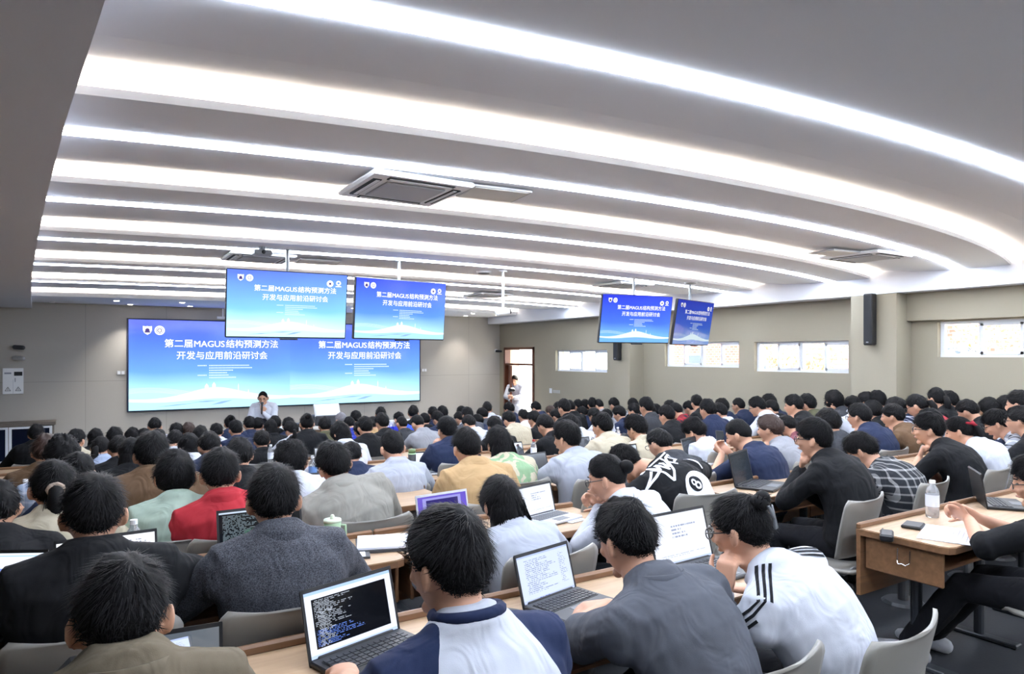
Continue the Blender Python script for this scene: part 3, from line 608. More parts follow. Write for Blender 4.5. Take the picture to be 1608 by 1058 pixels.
def build_body(hx, hy, hz, desk, yaw=0, pitch=.15, roll=0, L='desk', R='desk', hump=.05, wide=1.0, stand=False, vox=.009, sleeve='long', kind='shirt', legs=True, sx=0, disp=.012, c7off=(0, 0, 0), reach=None):
    """local frame: pelvis over the origin, facing +Y; (hx,hy,hz) = head centre. Returns meshes and the head matrix."""
    HM = hmat(yaw, pitch, roll); hc = V((hx, hy, hz)); out = {}
    ph = .93 if stand else .53
    c7 = hc+V((-hx*.25, -.055-.10*math.sin(max(pitch, 0)), -.112+.045*math.sin(max(pitch, 0))))+V(c7off)
    pel = V((sx, 0, ph))
    up = (c7-pel); back = V((0, -1, .1))
    def sp(s): return pel+up*s+back*(4*s*(1-s))*hump*(1 if s < .5 else 1.0)+V((0, -.02, 0))*s
    RR = [(-.06, .155, .115), (0, .175, .13), (.22, .158, .122), (.45, .165, .122), (.66, .182, .125), (.80, .180, .115), (.90, .140, .092), (.96, .095, .075), (1.0, .068, .064)]
    lat = V((1, 0, 0)); lat = (lat-up.normalized()*lat.dot(up.normalized())).normalized()
    sh = {}
    for sd in (-1, 1): sh[sd] = sp(.84)+lat*sd*.172*wide+V((0, .015, -.005))
    arms = {}
    for sd, ps in ((-1, L), (1, R)):
        tg = POSES[ps] if isinstance(ps, str) else ps; (md, tx, ty, tz), pole, nn, fd, curl = tg
        T = V((sd*tx, ty, desk+tz)) if md == 'd' else (hc+HM @ V((sd*tx, ty, tz)) if md == 'h' else V((tx, ty, tz)))
        mx = lambda v: V((v[0]*sd, v[1], v[2])) if md != 'w' else V(v)
        E, T = ik(sh[sd], T, .285, .255, mx(pole)); arms[sd] = (sh[sd], E, T, mx(nn), mx(fd), curl)
    def torso(mb, add, s0=-1, top=1.1):
        pts, rad = [], []
        for s, rx, ry in RR:
            if s < s0 or s > top: continue
            pts.append(sp(s)); rad.append((rx*wide+add, ry+add))
        mb.tube(pts, rad, 22, ref=(1, 0, 0))
        for sd in (-1, 1): mb.tube([sp(.93)+lat*sd*.03, sh[sd]+V((0, -.005, .012)), sh[sd]+lat*sd*.0+V((0, 0, -.04))], [(.058+add, .055+add), (.058+add, .056+add), (.055+add, .055+add)], 14)
    def arm(mb, sd, add, frac=2.0, taper=0):
        S, E, T = arms[sd][:3]; a = (E-S); b = (T-E); m = E+((S-E).normalized()+(T-E).normalized())*-.004
        P = [S, S+a*.5, S+a*.88, m, E+b*.14, E+b*.5, T-b.normalized()*.005]; Rr = [.054, .047, .042, .041, .041, .036, .026]; F = [0, .5, .88, 1, 1.14, 1.5, 2.0]
        P2, R2 = [], []
        for p, r, f in zip(P, Rr, F):
            if f <= frac+1e-6: P2.append(p); R2.append(r+add)
            else:
                if frac-F[len(P2)-1] > .05: P2.append(S+a*frac if frac <= 1 else E+b*(frac-1)); R2.append(r+add+taper)
                break
        mb.tube(P2, R2, 14)
    # body: one skin surface
    mb = MB()
    mb.ellip(hc, None, HM, 26, 18, headsurf)
    H = lambda x, y, z: hc+HM @ V((x, y, z))
    mb.tube([H(0, .090, .022), H(0, .102, -.004), H(0, .108, -.022)], [.008, .011, .015], 8)
    mb.tube([H(-.016, .097, -.026), H(.016, .097, -.026)], [.008, .008], 8)
    mb.tube([H(-.022, .084, -.055), H(0, .091, -.054), H(.022, .084, -.055)], [.008, .010, .008], 8)
    mb.tube([H(-.03, .079, -.028), H(-.05, .066, -.018)], [.014, .012], 8); mb.tube([H(.03, .079, -.028), H(.05, .066, -.018)], [.014, .012], 8)
    mb.ellip(H(0, .070, -.093), (.022, .018, .018)); mb.tube([H(-.045, .076, .034), H(0, .086, .036), H(.045, .076, .034)], [.009, .011, .009], 8)
    for sd in (-1, 1):
        M = HM @ Matrix.Rotation(sd*.42, 3, 'Z') @ Matrix.Rotation(.15, 3, 'X')
        mb.ellip(H(sd*.086, -.012, -.008), (.010, .018, .032), M, 12, 8); mb.ellip(H(sd*.080, -.004, -.026), (.010, .012, .016), M, 10, 6)
    nb = sp(.93)
    mb.tube([H(0, -.022, -.045), H(0, -.030, -.085), hc*.42+c7*.58+V((0, .012, -.012)), nb+V((0, .01, 0))], [(.052, .060), (.050, .054), (.052, .056), (.075, .066)], 16, ref=(1, 0, 0))
    torso(mb, -.006)
    for sd in (-1, 1):
        arm(mb, sd, 0); S, E, T, nn, fd, curl = arms[sd]; fdir = fd.normalized()
        # thumb side: toward the body axis for a palm-down hand
        hand(mb, T, fdir, nn, sd*(1 if True else -1)*-1, curl)
    if stand: legsP = [[(s*.09, 0, .90), (s*.10, .01, .50), (s*.105, -.02, .09)] for s in (-1, 1)]
    else: legsP = [[(sx+s*.085, .0, .50), (s*.13, .39, .505), (s*.14, .36, .10)] for s in (-1, 1)]
    if reach: legsP = [[(sx+s*.085, .0, .50), (s*.13, .40, .47), (s*.12+.02, reach, .10)] for s in (-1, 1)]
    for lp in legsP: a, k, f = [V(q) for q in lp]; mb.tube([a, a.lerp(k, .5), k, k.lerp(f, .35), f], [.082, .070, .055, .052, .036], 12)
    for lp in legsP: f = V(lp[2]); mb.tube([f+V((0, -.02, -.04)), f+V((0, .12, -.06))], [.03, .028], 8)
    out['body'] = bake(mb, vox, 2)
    # top garment
    mb = MB(); add = {'tee': .012, 'shirt': .014, 'knit': .018, 'jacket': .026, 'hoodie': .026, 'suit': .022}[kind]
    torso(mb, add, -.1, .97)
    nk = (hc*.30+c7*.70)
    for sd in (-1, 1):
        fr = {'long': 1.93, 'short': .70, 'elbow': .95, 'three': 1.55}[sleeve]
        arm(mb, sd, add*.85+(.010 if sleeve in ('short', 'elbow') else 0), fr, .012 if sleeve != 'long' else .0)
        if sleeve == 'long':
            S, E, T = arms[sd][:3]; b = (T-E).normalized(); mb.tube([T-b*.05, T-b*.018], [.033+add*.5, .034+add*.5], 12)
    tilt = (hc-c7).normalized(); M = tilt.to_track_quat('Z', 'Y').to_matrix()
    def ring(c, rx, ry, r, seg=20, z=0, a0=0, a1=6.2832):
        pts = [c+M @ V((rx*math.cos(a0+(a1-a0)*i/seg), ry*math.sin(a0+(a1-a0)*i/seg), z)) for i in range(seg+1)]; mb.tube(pts, [r]*len(pts), 8, rounded=False)
    cc = sp(.955)+V((0, .012, .012))
    ring(cc, .078, .078, .016+add*.4)
    if kind in ('shirt', 'suit', 'jacket'):
        for z in (.012, .026, .040): ring(cc, .080-z*.18, .080-z*.2, .010 if kind == 'shirt' else .014, z=z, a0=math.pi*.75 if False else 2.2, a1=2.2+5.0)
        ring(cc+V((0, -.012, -.004)), .098, .098, .013, z=.004, a0=2.6, a1=6.8)
    if kind == 'hoodie':
        for z, r_, rr_ in ((-.012, .10, .03), (-.045, .115, .033), (-.08, .10, .03)): ring(cc+V((0, -.045, z*.6)), r_, .075, rr_, z=z*.3, a0=3.0, a1=6.45)
        mb.ellip(cc+M @ V((0, -.10, -.05)), (.10, .05, .075))
    if kind == 'jacket': mb.tube([sp(-.04), sp(-.10)], [(.19*wide+add, .14+add), (.18*wide+add, .135+add)], 20, ref=(1, 0, 0))
    out['top'] = bake(mb, vox*1.25, 2, disp if kind != 'tee' else disp*.8)
    if legs:
        mb = MB(); mb.tube([V((sx, 0, ph-.06)), V((sx, 0, ph)), V((sx, -.01, ph+.09))], [(.165, .125), (.182, .135), (.172, .13)], 18, ref=(1, 0, 0))
        for lp in legsP: a, k, f = [V(q) for q in lp]; mb.tube([a, a.lerp(k, .5), k, k.lerp(f, .35), f], [.098, .086, .071, .068, .060], 14)
        out['trousers'] = bake(mb, .016, 2, .012)
        for i, lp in enumerate(legsP):
            f = V(lp[2]); mb = MB(); g = V((0, 0, 1-1))
            mb.tube([(f.x, f.y-.07, .042), (f.x, f.y, .05), (f.x, f.y+.10, .040), (f.x, f.y+.17, .032)], [(.036, .04), (.043, .05), (.047, .038), (.040, .028)], 12, ref=(1, 0, 0))
            me = mb.mesh('shoe', True)
            for v_ in me.vertices: v_.co.z = max(v_.co.z, .004)
            out['shoe%d' % i] = me
    out['HM'] = Matrix.Translation(hc) @ HM.to_4x4(); out['info'] = (sp, arms, cc, HM, hc)
    return out
# --- hair in head-local axes
def build_hair(style, seed=0, ribbons=1500, vol=1.0):
    rr = random.Random(seed); mb = MB(); NA, NE = 44, 20
    top = {'short': .020, 'fade': .016, 'crew': .010, 'full': .024, 'bowl': .024, 'long': .018, 'pony': .012, 'bun': .013, 'bob': .022, 'thin': .004, 'curly': .030, 'messy': .026}[style]*vol
    sidet = {'short': .006, 'fade': .003, 'crew': .005, 'full': .008, 'bowl': .016, 'long': .016, 'pony': .010, 'bun': .010, 'bob': .020, 'thin': .004, 'curly': .014, 'messy': .011}[style]*vol
    def lim(a):   # lowest polar angle of the hairline for azimuth a (0 = face)
        c = math.cos(a); fr = {'bowl': 74, 'full': 66, 'messy': 68, 'long': 60, 'thin': 48, 'curly': 66}.get(style, 57)
        sd, bk = {'long': (108, 140), 'bob': (118, 138), 'pony': (92, 124), 'bun': (92, 124), 'bowl': (104, 128), 'full': (92, 121), 'crew': (86, 114), 'fade': (84, 114), 'curly': (94, 122), 'messy': (94, 122)}.get(style, (88, 116))
        s_ = abs(math.sin(a))
        if c > 0: v = fr*(1-s_**2.2)+sd*s_**2.2
        else: v = sd*(1-(-c)**.8)+bk*(-c)**.8
        if abs(abs(math.degrees(a))-100) < 16 and style in ('short', 'full', 'messy', 'curly'): v -= 5
        return math.radians(v)
    def surf(a, e, t):
        d = V((math.sin(e)*math.sin(a), math.sin(e)*math.cos(a), math.cos(e))); p = headsurf(d); return p+p.normalized()*t
    def thick(a, e):
        f = min(1, max(0, math.cos(e)*.9+.25)); t = sidet*(1-f)+top*f
        dv = V((math.sin(e)*math.sin(a), math.sin(e)*math.cos(a), math.cos(e))); nz = noise.noise(dv*2.4+V((0, 0, seed*3.1)))*.40+noise.noise(dv*6+V((seed, 0, 0)))*.24
        if style == 'curly': nz += noise.noise(dv*9)*.6
        return t*(1+nz)
    rows = []
    for i in range(NE+1):
        row = []
        for j in range(NA):
            a = 2*math.pi*j/NA; e = lim(a if a < math.pi else a-2*math.pi)*max(.015, i/NE)
            t = thick(a, e)*(1 if i < NE-3 else (.8, .55, .2, -.35)[i-NE+3] if style not in ('bob', 'bowl', 'long') else (1, 1, .85, .2)[i-NE+3])
            row.append(surf(a, e, t))
        rows.append(row)
    mb.grid(rows, True, True)
    def ribbon_at(p, d, ln, wd, lift):
        n_ = p.normalized(); s_ = d.cross(n_).normalized(); pts = [p]; q = p.copy()
        for k in range(3):
            q = q+(d*ln/3)+n_*lift*(.6, -.1, -.7)[k]*ln; pts.append(q)
        b = len(mb.v); W_ = (wd, wd*.9, wd*.6, wd*.1)
        for q_, w2 in zip(pts, W_): mb.v += [q_-s_*w2, q_+s_*w2]
        for k in range(3): mb.f.append((b+2*k, b+2*k+1, b+2*k+3, b+2*k+2))
    wh = V((.15, -.45, 1)).normalized()
    for _ in range(ribbons):
        a = rr.uniform(-math.pi, math.pi); L_ = lim(a); e = L_*math.sqrt(rr.uniform(.0, 1))*.97
        p = surf(a, e, thick(a, e)-.002); n_ = p.normalized(); fl = (n_-wh*n_.dot(wh)); 
        if fl.length < .05: continue
        fl = fl.normalized(); sg = .30 if style in ('curly', 'messy') else .16; fl = (fl-n_*fl.dot(n_)+V((noise.noise(p*22)*.9, noise.noise(p*22+V((5, 5, 5)))*.9, 0))*(.6 if sg > .2 else .3)+V((rr.gauss(0, sg), rr.gauss(0, sg), rr.gauss(0, sg*.6)))).normalized()
        ln = {'fade': .018, 'crew': .012, 'thin': .02, 'curly': .03}.get(style, .040)*rr.uniform(.6, 1.3)
        if e > L_*.70: ln *= .45
        ribbon_at(p, fl, ln, .0011 if ribbons > 2500 else (.0016 if ribbons > 800 else .003), rr.uniform(-.06, .09)*(1.7 if style in ('messy', 'curly') else 1))
    def curtain(rowsf, nr):
        rws = []
        for i in range(nr+1): rws.append([rowsf(i/nr, 2*math.pi*j/28) for j in range(28)])
        mb.grid(rws, True, True)
    if style == 'long':
        def f(t, a):
            wv = 1+.05*noise.noise(V((math.cos(a)*2.5, math.sin(a)*2.5, t*2)))+.035*noise.noise(V((math.cos(a)*10, math.sin(a)*10, t)))
            g = .72+.28*min(1, t*5)**.5; rx = (.086+.016*math.sin(t*2.6))*(1-.25*t**3)*g; ry = .060*(1-.30*t**2)*g
            return V((rx*wv*math.cos(a), -.055-.03*t+ry*wv*math.sin(a), .035-.45*t))
        curtain(f, 14)
        for _ in range(ribbons//2):
            a = rr.uniform(math.pi, 2*math.pi) if rr.random() < .8 else rr.uniform(0, 6.28); p = f(rr.uniform(0, .85), a); c_ = V((0, -.07, p.z)); n_ = (p-c_).normalized(); s_ = n_.cross(V((0, 0, 1))).normalized()*.002
            b = len(mb.v); p = p+n_*.002; dn = V((rr.gauss(0, .01), rr.gauss(0, .01), -rr.uniform(.05, .11))); mb.v += [p-s_, p+s_, p+dn*.5+n_*.004+s_, p+dn*.5+n_*.004-s_, p+dn]; mb.f += [(b, b+1, b+2, b+3), (b+3, b+2, b+4)]
    if style == 'bob':
        def f(t, a): return V(((.088+.006*math.sin(t*3))*math.cos(a), -.03+(.075-.01*t)*math.sin(a)*(1 if math.sin(a) < 0 else .35), .01-.14*t))
        curtain(f, 8)
    if style == 'pony':
        mb.tube([(0, -.095, .015), (0, -.128, .0), (0, -.138, -.05), (0, -.128, -.12), (.005, -.112, -.19)], [.016, .028, .034, .028, .010], 12)
        for k in range(160):
            x = rr.gauss(0, .016); y0 = -.13+rr.gauss(0, .014); b = len(mb.v); z0 = -.02-rr.random()*.1
            mb.v += [V((x-.002, y0, z0)), V((x+.002, y0, z0)), V((x*1.4, y0+rr.gauss(0, .01), z0-.09))]; mb.f.append((b, b+1, b+2))
    if style == 'bun':
        c_ = V((0, -.085, .085)); mb.ellip(c_, (.036, .032, .032), None, 14, 10); mb.ellip(c_+V((.008, -.01, .012)), (.028, .026, .028), None, 12, 8)
        for k in range(70):
            d = V((rr.gauss(0, 1), rr.gauss(0, 1), rr.gauss(0, 1))).normalized(); p = c_+d*.034; t = d.orthogonal().normalized(); b = len(mb.v)
            mb.v += [p-t*.002, p+t*.002, p+d*.018+d.cross(t)*.014]; mb.f.append((b, b+1, b+2))
    return mb.mesh('hair_'+style, True)
m_eyew = plain('glasses_frame', '15161a', .3)
def glasses(HMat, parent, mat=None):
    mb = MB()
    for sd in (-1, 1):
        pts = [V((sd*.034+.024*math.cos(a*math.pi/8), .108+(-.004*abs(math.cos(a*math.pi/8)) if True else 0), .004+.018*math.sin(a*math.pi/8))) for a in range(17)]; mb.tube(pts, [.0022]*17, 6, rounded=False)
        mb.tube([(sd*.058, .104, .010), (sd*.078, .06, .010), (sd*.083, .0, .008), (sd*.083, -.018, -.006)], [.0024]*4, 6)
    mb.tube([(-.010, .112, .006), (.010, .112, .006)], [.002, .002], 6)
    o = part('glasses', mb, mat or m_eyew, parent, True); o.matrix_local = HMat; return o
def face(HMat, parent):
    mb = MB()
    for sd in (-1, 1): mb.ellip((sd*.031, .0845, .008), (.012, .008, .0055), None, 10, 8)
    o = part('eyes', mb, m_eye, parent, True); o.matrix_local = HMat
    mb = MB()
    for sd in (-1, 1): mb.tube([(sd*.016, .0955, .030), (sd*.034, .0925, .034), (sd*.050, .080, .030)], [.0025, .0035, .002], 6)
    o = part('eyebrows', mb, m_hair, parent, True); o.matrix_local = HMat
    mb = MB(); mb.tube([(-.020, .0895, -.055), (0, .0985, -.053), (.020, .0895, -.055)], [.003, .0052, .003], 6)
    o = part('lips', mb, m_lip, parent, True); o.matrix_local = HMat
COL = {'black': '101114', 'dark grey': '33353a', 'navy': '1e2740', 'white': 'bec1ca', 'cream': 'b0a792', 'brown': '5e4936', 'tan': 'a58862', 'grey': '85868c', 'light grey': '9ea2ac', 'blue': '2f4fd0',
       'pale blue': '96a3bb', 'olive': '4d4c38', 'red': '9c2730', 'maroon': '7a1a26', 'slate': '4c4f57', 'khaki': '62594a', 'stone': '85827b', 'mint': '98a89a', 'charcoal': '26282d', 'royal blue': '27348a'}
def topmat(col, pattern=None):
    return fabric(COL[col], pattern, {'plaid': '9a9a9a' if col in ('charcoal',) else 'c8ccd8', 'check': '23262e', 'camo': '7d9a78', 'tweed': '54565e', 'raglan': '1d2744', 'stripe': '9a9aa4'}.get(pattern, '20242c'))
m_trou = fabric('121318'); m_shoe = plain('dark_shoe', '26272b', .6); m_shoew = plain('grey_sneaker', 'b4b6bc', .6, b=(120, .4))
PCOUNT = [0]; SEATS = []
def tier(y):
    for k, l in enumerate(LIP):
        if y < l: return TIER[k]
    return 0.0
def person(px, py, Y, label, top, hair='short', sleeve='long', kind='shirt', lean=.15, sx=0, byaw=0, yaw=0, pitch=.15, roll=0, L='desk', R='desk', gl=False, wide=1.0, hump=.05, hmatr=None, stand=False, rib=4200, floor=None, vox=.0075, trousers=None, chair=True, hvol=1.0, desk=None, chx=0, shoes=None, c7off=(0, 0, 0), reach=None):
    hd = at(px, py, Y)                     # top of the hair
    M2 = Matrix.Rotation(byaw, 3, 'Z')
    hcw = hd-V((0, 0, .136*math.cos(pitch)+.0)); rootxy = hcw-M2 @ V((0, lean, 0))
    fl = tier(rootxy.y) if floor is None else floor
    r = thing('person', label, 'person', (rootxy.x, rootxy.y, fl), byaw)
    dz = .725+(tier(Y)-fl) if desk is None else desk
    B = build_body(0, lean, hcw.z-fl, dz, yaw, pitch, roll, L, R, hump, wide, stand, vox, sleeve, kind, True, sx, c7off=c7off, reach=reach)
    PCOUNT[0] += 1
    link('body', B['body'], m_skin, r)
    t = link({'tee': 'tee_shirt', 'shirt': 'shirt', 'knit': 'sweater', 'jacket': 'jacket', 'hoodie': 'hoodie', 'suit': 'jacket'}[kind], B['top'], topmat(*top) if isinstance(top, tuple) else topmat(top), r)
    link('trousers', B['trousers'], trousers or m_trou, r)
    for i in (0, 1): link('shoe', B['shoe%d' % i], shoes or m_shoe, r)
    h = link('hair', build_hair(hair, PCOUNT[0], rib, hvol), hmatr or m_hair, r); h.matrix_local = B['HM']
    face(B['HM'], r)
    if gl: glasses(B['HM'], r)
    if chair: SEATS.append((rootxy.x+sx*math.cos(byaw)+chx, rootxy.y, fl, byaw, label))
    return r, B, t, h
# near people, each posed after the photograph
P = {}
P['brown'] = person(192, 875, 1.60, 'person in a brown coat with short hair, holding a phone, bottom left corner', 'khaki', 'short', kind='jacket', lean=.10, pitch=.30, L='phone', R='phone', yaw=-.10, c7off=(0, 0, .03))
P['raglan'] = person(706, 797, 1.38, 'person in white raglan shirt with navy sleeves at black laptop, bottom centre', ('white', 'raglan'), 'full', sleeve='three', kind='tee', lean=.08, pitch=.10, yaw=.25, roll=.04, L='type', R='type', wide=1.15, byaw=.05)
P['grey'] = person(985, 785, 1.64, 'person in grey short-sleeved shirt leaning over a laptop with folded arms', 'slate', 'full', sleeve='short', kind='shirt', lean=.30, pitch=.30, yaw=.05, L=(('d', -.06, .46, .045), (1, .45, -.55), (0, 0, -1), (1, .3, 0), .4), R='desk', byaw=.0, wide=1.05, sx=.06, hump=.07)
P['stripes'] = person(1165, 772, 1.55, 'person with glasses and clipped-up hair, white top with black sleeve stripes, cheek on hand', 'white', 'bun', sleeve='long', kind='tee', lean=.28, pitch=.25, yaw=.15, L='cheek', R=(('d', .16, .34, .05), (1, -.25, .25), (0, 0, -1), (-.5, 1, 0), .5), gl=True, byaw=.1, sx=.10, hump=.07)
P['blackj'] = person(148, 744, 2.56, 'person in black hooded jacket reaching toward desk edge before a white laptop', 'black', 'short', kind='hoodie', lean=.06, pitch=.10, L='desk', R=(('d', .24, .34, .06), (1, -.3, -.2), (0, 0, -1), (.15, 1, .2), .6), wide=1.12, yaw=-.05, hvol=1.1)
P['tweed'] = person(430, 729, 2.53, 'person in dark grey woven wool coat beside a black code laptop', ('charcoal', 'tweed'), 'full', kind='suit', lean=.12, pitch=.12, yaw=-.1, L='desk', R='desk', wide=1.08)
P['longhair'] = person(787, 745, 2.66, 'person with long straight black hair in a pale top, seated behind the raglan shirt', 'light grey', 'long', kind='shirt', lean=.22, pitch=.20, L='desk', R='desk', yaw=.0)
P['undercut'] = person(955, 712, 2.72, 'person in white shirt with tied undercut hair, hands clasped by a white laptop', 'white', 'fade', kind='shirt', lean=.28, pitch=.28, yaw=.35, L=(('d', -.02, .34, .10), (.8, -.4, -.5), (.5, 0, -.2), (.3, .8, .6), 1.0), R=(('d', .06, .33, .10), (.8, -.4, -.5), (-.8, 0, -.2), (-.5, .7, .5), 1.0), byaw=.2, sx=.05, gl=True)
P['red'] = person(346, 704, 3.62, 'person in a red sweater with a red collar, facing the blue document laptop', 'red', 'full', kind='knit', lean=.10, pitch=.15, yaw=-.15, L='desk', R='desk', wide=1.12, sx=.05)
P['greyj'] = person(525, 693, 3.64, 'person in pale grey canvas jacket with seams, head tilted left, near desk with green cup', 'stone', 'full', kind='jacket', lean=.14, pitch=.18, yaw=.1, roll=-.18, L='desk', R='desk', wide=1.2, sx=.10)
P['tan'] = person(733, 671, 3.72, 'person in tan jacket bending over desk behind the purple laptop', 'tan', 'short', kind='jacket', lean=.22, pitch=.2, yaw=-.05, L='fold', R='desk', wide=1.12)
P['whitesw'] = person(275, 708, 3.75, 'person with rounded dark hair in a pale mint sweater left of the red sweater', 'mint', 'bowl', kind='knit', lean=.12, pitch=.2, L='desk', R='desk')
P['scrunchie'] = person(84, 719, 3.6, 'person in cream jacket, low ponytail held by a beige scrunchie', 'cream', 'pony', kind='shirt', lean=.12, pitch=.1, L='desk', R='desk', byaw=.1)
P['hoodie'] = person(457, 692, 4.15, 'person in a white hoodie with dark curly hair and a small top knot', 'white', 'curly', kind='hoodie', lean=.12, pitch=.2, L='desk', R='type')
P['bluesh'] = person(616, 675, 4.62, 'person in pale blue-grey shirt with short cropped sides, near the black flask', 'light grey', 'fade', kind='shirt', lean=.12, pitch=.15, L='desk', R='desk', hvol=1.2)
P['ball'] = person(985, 702, 3.35, 'person in black tee with white graffiti lettering and eight-ball print, slumped over desk', 'black', 'short', sleeve='elbow', kind='tee', lean=.40, pitch=.70, yaw=.15, roll=-.2, c7off=(.09, -.08, .085), L='desk', R=(('d', .42, .50, .06), (.8, -.5, .3), (0, 0, -1), (-.8, .6, 0), .5), byaw=-.12, wide=1.1, hump=.12, sx=.17, chx=.0)
P['suit'] = person(1279, 656, 2.60, 'person in plain black jacket and glasses, resting chin on fist, beside the aisle', 'black', 'full', kind='suit', lean=.22, pitch=.05, yaw=.22, L=(('h', -.02, .09, -.19), (.5, .6, -1), (-.1, -.7, .2), (.35, -.25, 1), 1.3), R='fold', gl=True, byaw=.12, wide=1.1, hump=.07, chx=-.18)
P['plaid'] = person(1355, 682, 2.70, 'person in dark plaid shirt with head bowed and hand at neck', ('charcoal', 'plaid'), 'messy', kind='shirt', lean=.26, pitch=.55, yaw=.1, L='neck', R='desk', byaw=.1, hump=.09, gl=True)
P['blacktee'] = person(1459, 647, 2.72, 'person in black tee with blue lanyard and glasses, chin propped on raised hand', 'black', 'full', sleeve='elbow', kind='tee', lean=.26, pitch=.05, yaw=.3, L='chin', R='fold', gl=True, byaw=.1, wide=1.1, hump=.08)
P['ribbon'] = person(1507, 653, 2.85, 'person in white tee with hair tied by a red ribbon', 'white', 'pony', sleeve='elbow', kind='tee', lean=.26, pitch=.32, yaw=.15, L='desk', R='desk', byaw=.1, hump=.09)
P['check'] = person(1568, 644, 2.75, 'person in black and white checked shirt with glasses, head bent down, right edge', ('white', 'check'), 'full', kind='shirt', lean=.26, pitch=.45, yaw=.1, L='desk', R='fold', gl=True, byaw=.1, hump=.09, wide=1.1)
P['corner'] = person(1632, 714, 1.42, 'person in black tee and glasses at the right edge, hands over papers, grey sneakers', 'black', 'full', sleeve='elbow', kind='tee', lean=.12, pitch=.2, yaw=.38, L=(('d', .10, .38, .08), (.9, -.3, -.4), (.6, 0, -.4), (.1, 1, .6), 1.1), R=(('d', -.02, .37, .08), (.9, -.3, -.5), (-.6, 0, -.4), (-.4, .9, .5), 1.1), gl=True, byaw=.03, shoes=m_shoew, reach=.66)
P['polo'] = person(1161, 658, 3.55, 'person in navy polo looking down at a phone, behind the black laptop', 'navy', 'crew', kind='tee', sleeve='elbow', lean=.22, pitch=.40, yaw=.2, L='phone', R='phone', byaw=.15, wide=1.15, hump=.08, hvol=1.3)
P['greyhood'] = person(891, 660, 3.95, 'person in light grey sweatshirt turned left beside an empty grey chair', 'light grey', 'full', kind='knit', lean=.14, pitch=.12, yaw=.2, L='type', R='desk', byaw=.1, wide=1.12)
P['camo'] = person(783, 668, 4.1, 'person with long dark hair in a cream and green patterned jacket', ('cream', 'camo'), 'long', kind='jacket', lean=.12, pitch=.15, L='desk', R='desk')
P['creamj'] = person(946, 647, 4.9, 'person in cream jacket with dark cap-like hair, left of the document laptop', 'cream', 'full', kind='jacket', lean=.14, pitch=.12, yaw=.2, L='desk', R='desk')
P['tanj'] = person(1000, 652, 4.75, 'person in beige top with shaggy dark hair behind the bright laptop', 'cream', 'messy', kind='shirt', lean=.14, pitch=.3, yaw=.1, L='desk', R='desk', hvol=1.2)
P['brownsuede'] = person(238, 678, 4.35, 'person in brown suede jacket with thick dark hair, left of centre', 'brown', 'full', kind='jacket', lean=.1, pitch=.1, L='desk', R='desk', wide=1.2)
P['navyhand'] = person(702, 653, 5.5, 'person in navy jacket raising a hand to the face beside a white laptop', 'navy', 'short', kind='jacket', lean=.12, pitch=.1, L='cheek', R='desk', wide=1.05)
P['whitec'] = person(1092, 658, 4.4, 'person in white shirt with tousled dark hair, head bent behind the silver laptop', 'white', 'messy', kind='shirt', lean=.18, pitch=.45, yaw=.2, L='desk', R='desk', hvol=1.2)
# standing people
P['speaker'] = person(413, 613, 12.3, 'person standing before the LED wall in white shirt, speaking into a microphone', 'white', 'thin', kind='shirt', lean=.03, pitch=.30, yaw=0, L=(('h', .0, .16, -.20), (.8, 0, -1), (0, -1, .2), (.6, 0, 1), 1.3), R=(('d', .05, .22, .0), (.9, -.2, -.8), (0, -.5, -1), (-.6, 1, 0), .4), byaw=math.pi-.35, stand=True, chair=False, floor=0, desk=1.0, gl=True)
P['photo'] = person(808, 589, 14.2, 'person in grey vest and cap-like hair standing in the open doorway with a camera', 'light grey', 'short', kind='jacket', sleeve='long', lean=.03, pitch=.25, L='phone', R='phone', byaw=2.3, stand=True, chair=False, floor=0, desk=1.0)
# ------------------------------------------------------------------ desks
def woodmat(name, c1, c2, rough=.42):
    m, n, l, s = newmat(name); s.inputs['Roughness'].default_value = rough
    tc = n.new('ShaderNodeTexCoord'); mp = n.new('ShaderNodeMapping'); mp.inputs['Scale'].default_value = (1.2, 14, 14); l.new(tc.outputs['Object'], mp.inputs[0])
    q = n.new('ShaderNodeTexNoise'); q.inputs['Scale'].default_value = 2.2; q.inputs['Detail'].default_value = 5; q.inputs['Distortion'].default_value = .6; l.new(mp.outputs[0], q.inputs['Vector'])
    cr = n.new('ShaderNodeValToRGB'); l.new(q.outputs[0], cr.inputs[0]); cr.color_ramp.elements[0].position = .35; cr.color_ramp.elements[1].position = .68
    cr.color_ramp.elements[0].color = (*lin(c1), 1); cr.color_ramp.elements[1].color = (*lin(c2), 1); l.new(cr.outputs[0], s.inputs['Base Color']); return m
m_top = woodmat('desk_top_wood', '9a7f64', 'ad9274'); m_edge = woodmat('desk_edge_wood', '705138', '825f43', .4)
m_leg = plain('grey_desk_metal', '45484d', .4, .5); m_hook = plain('chrome_hook', 'd0d2d4', .2, 1)
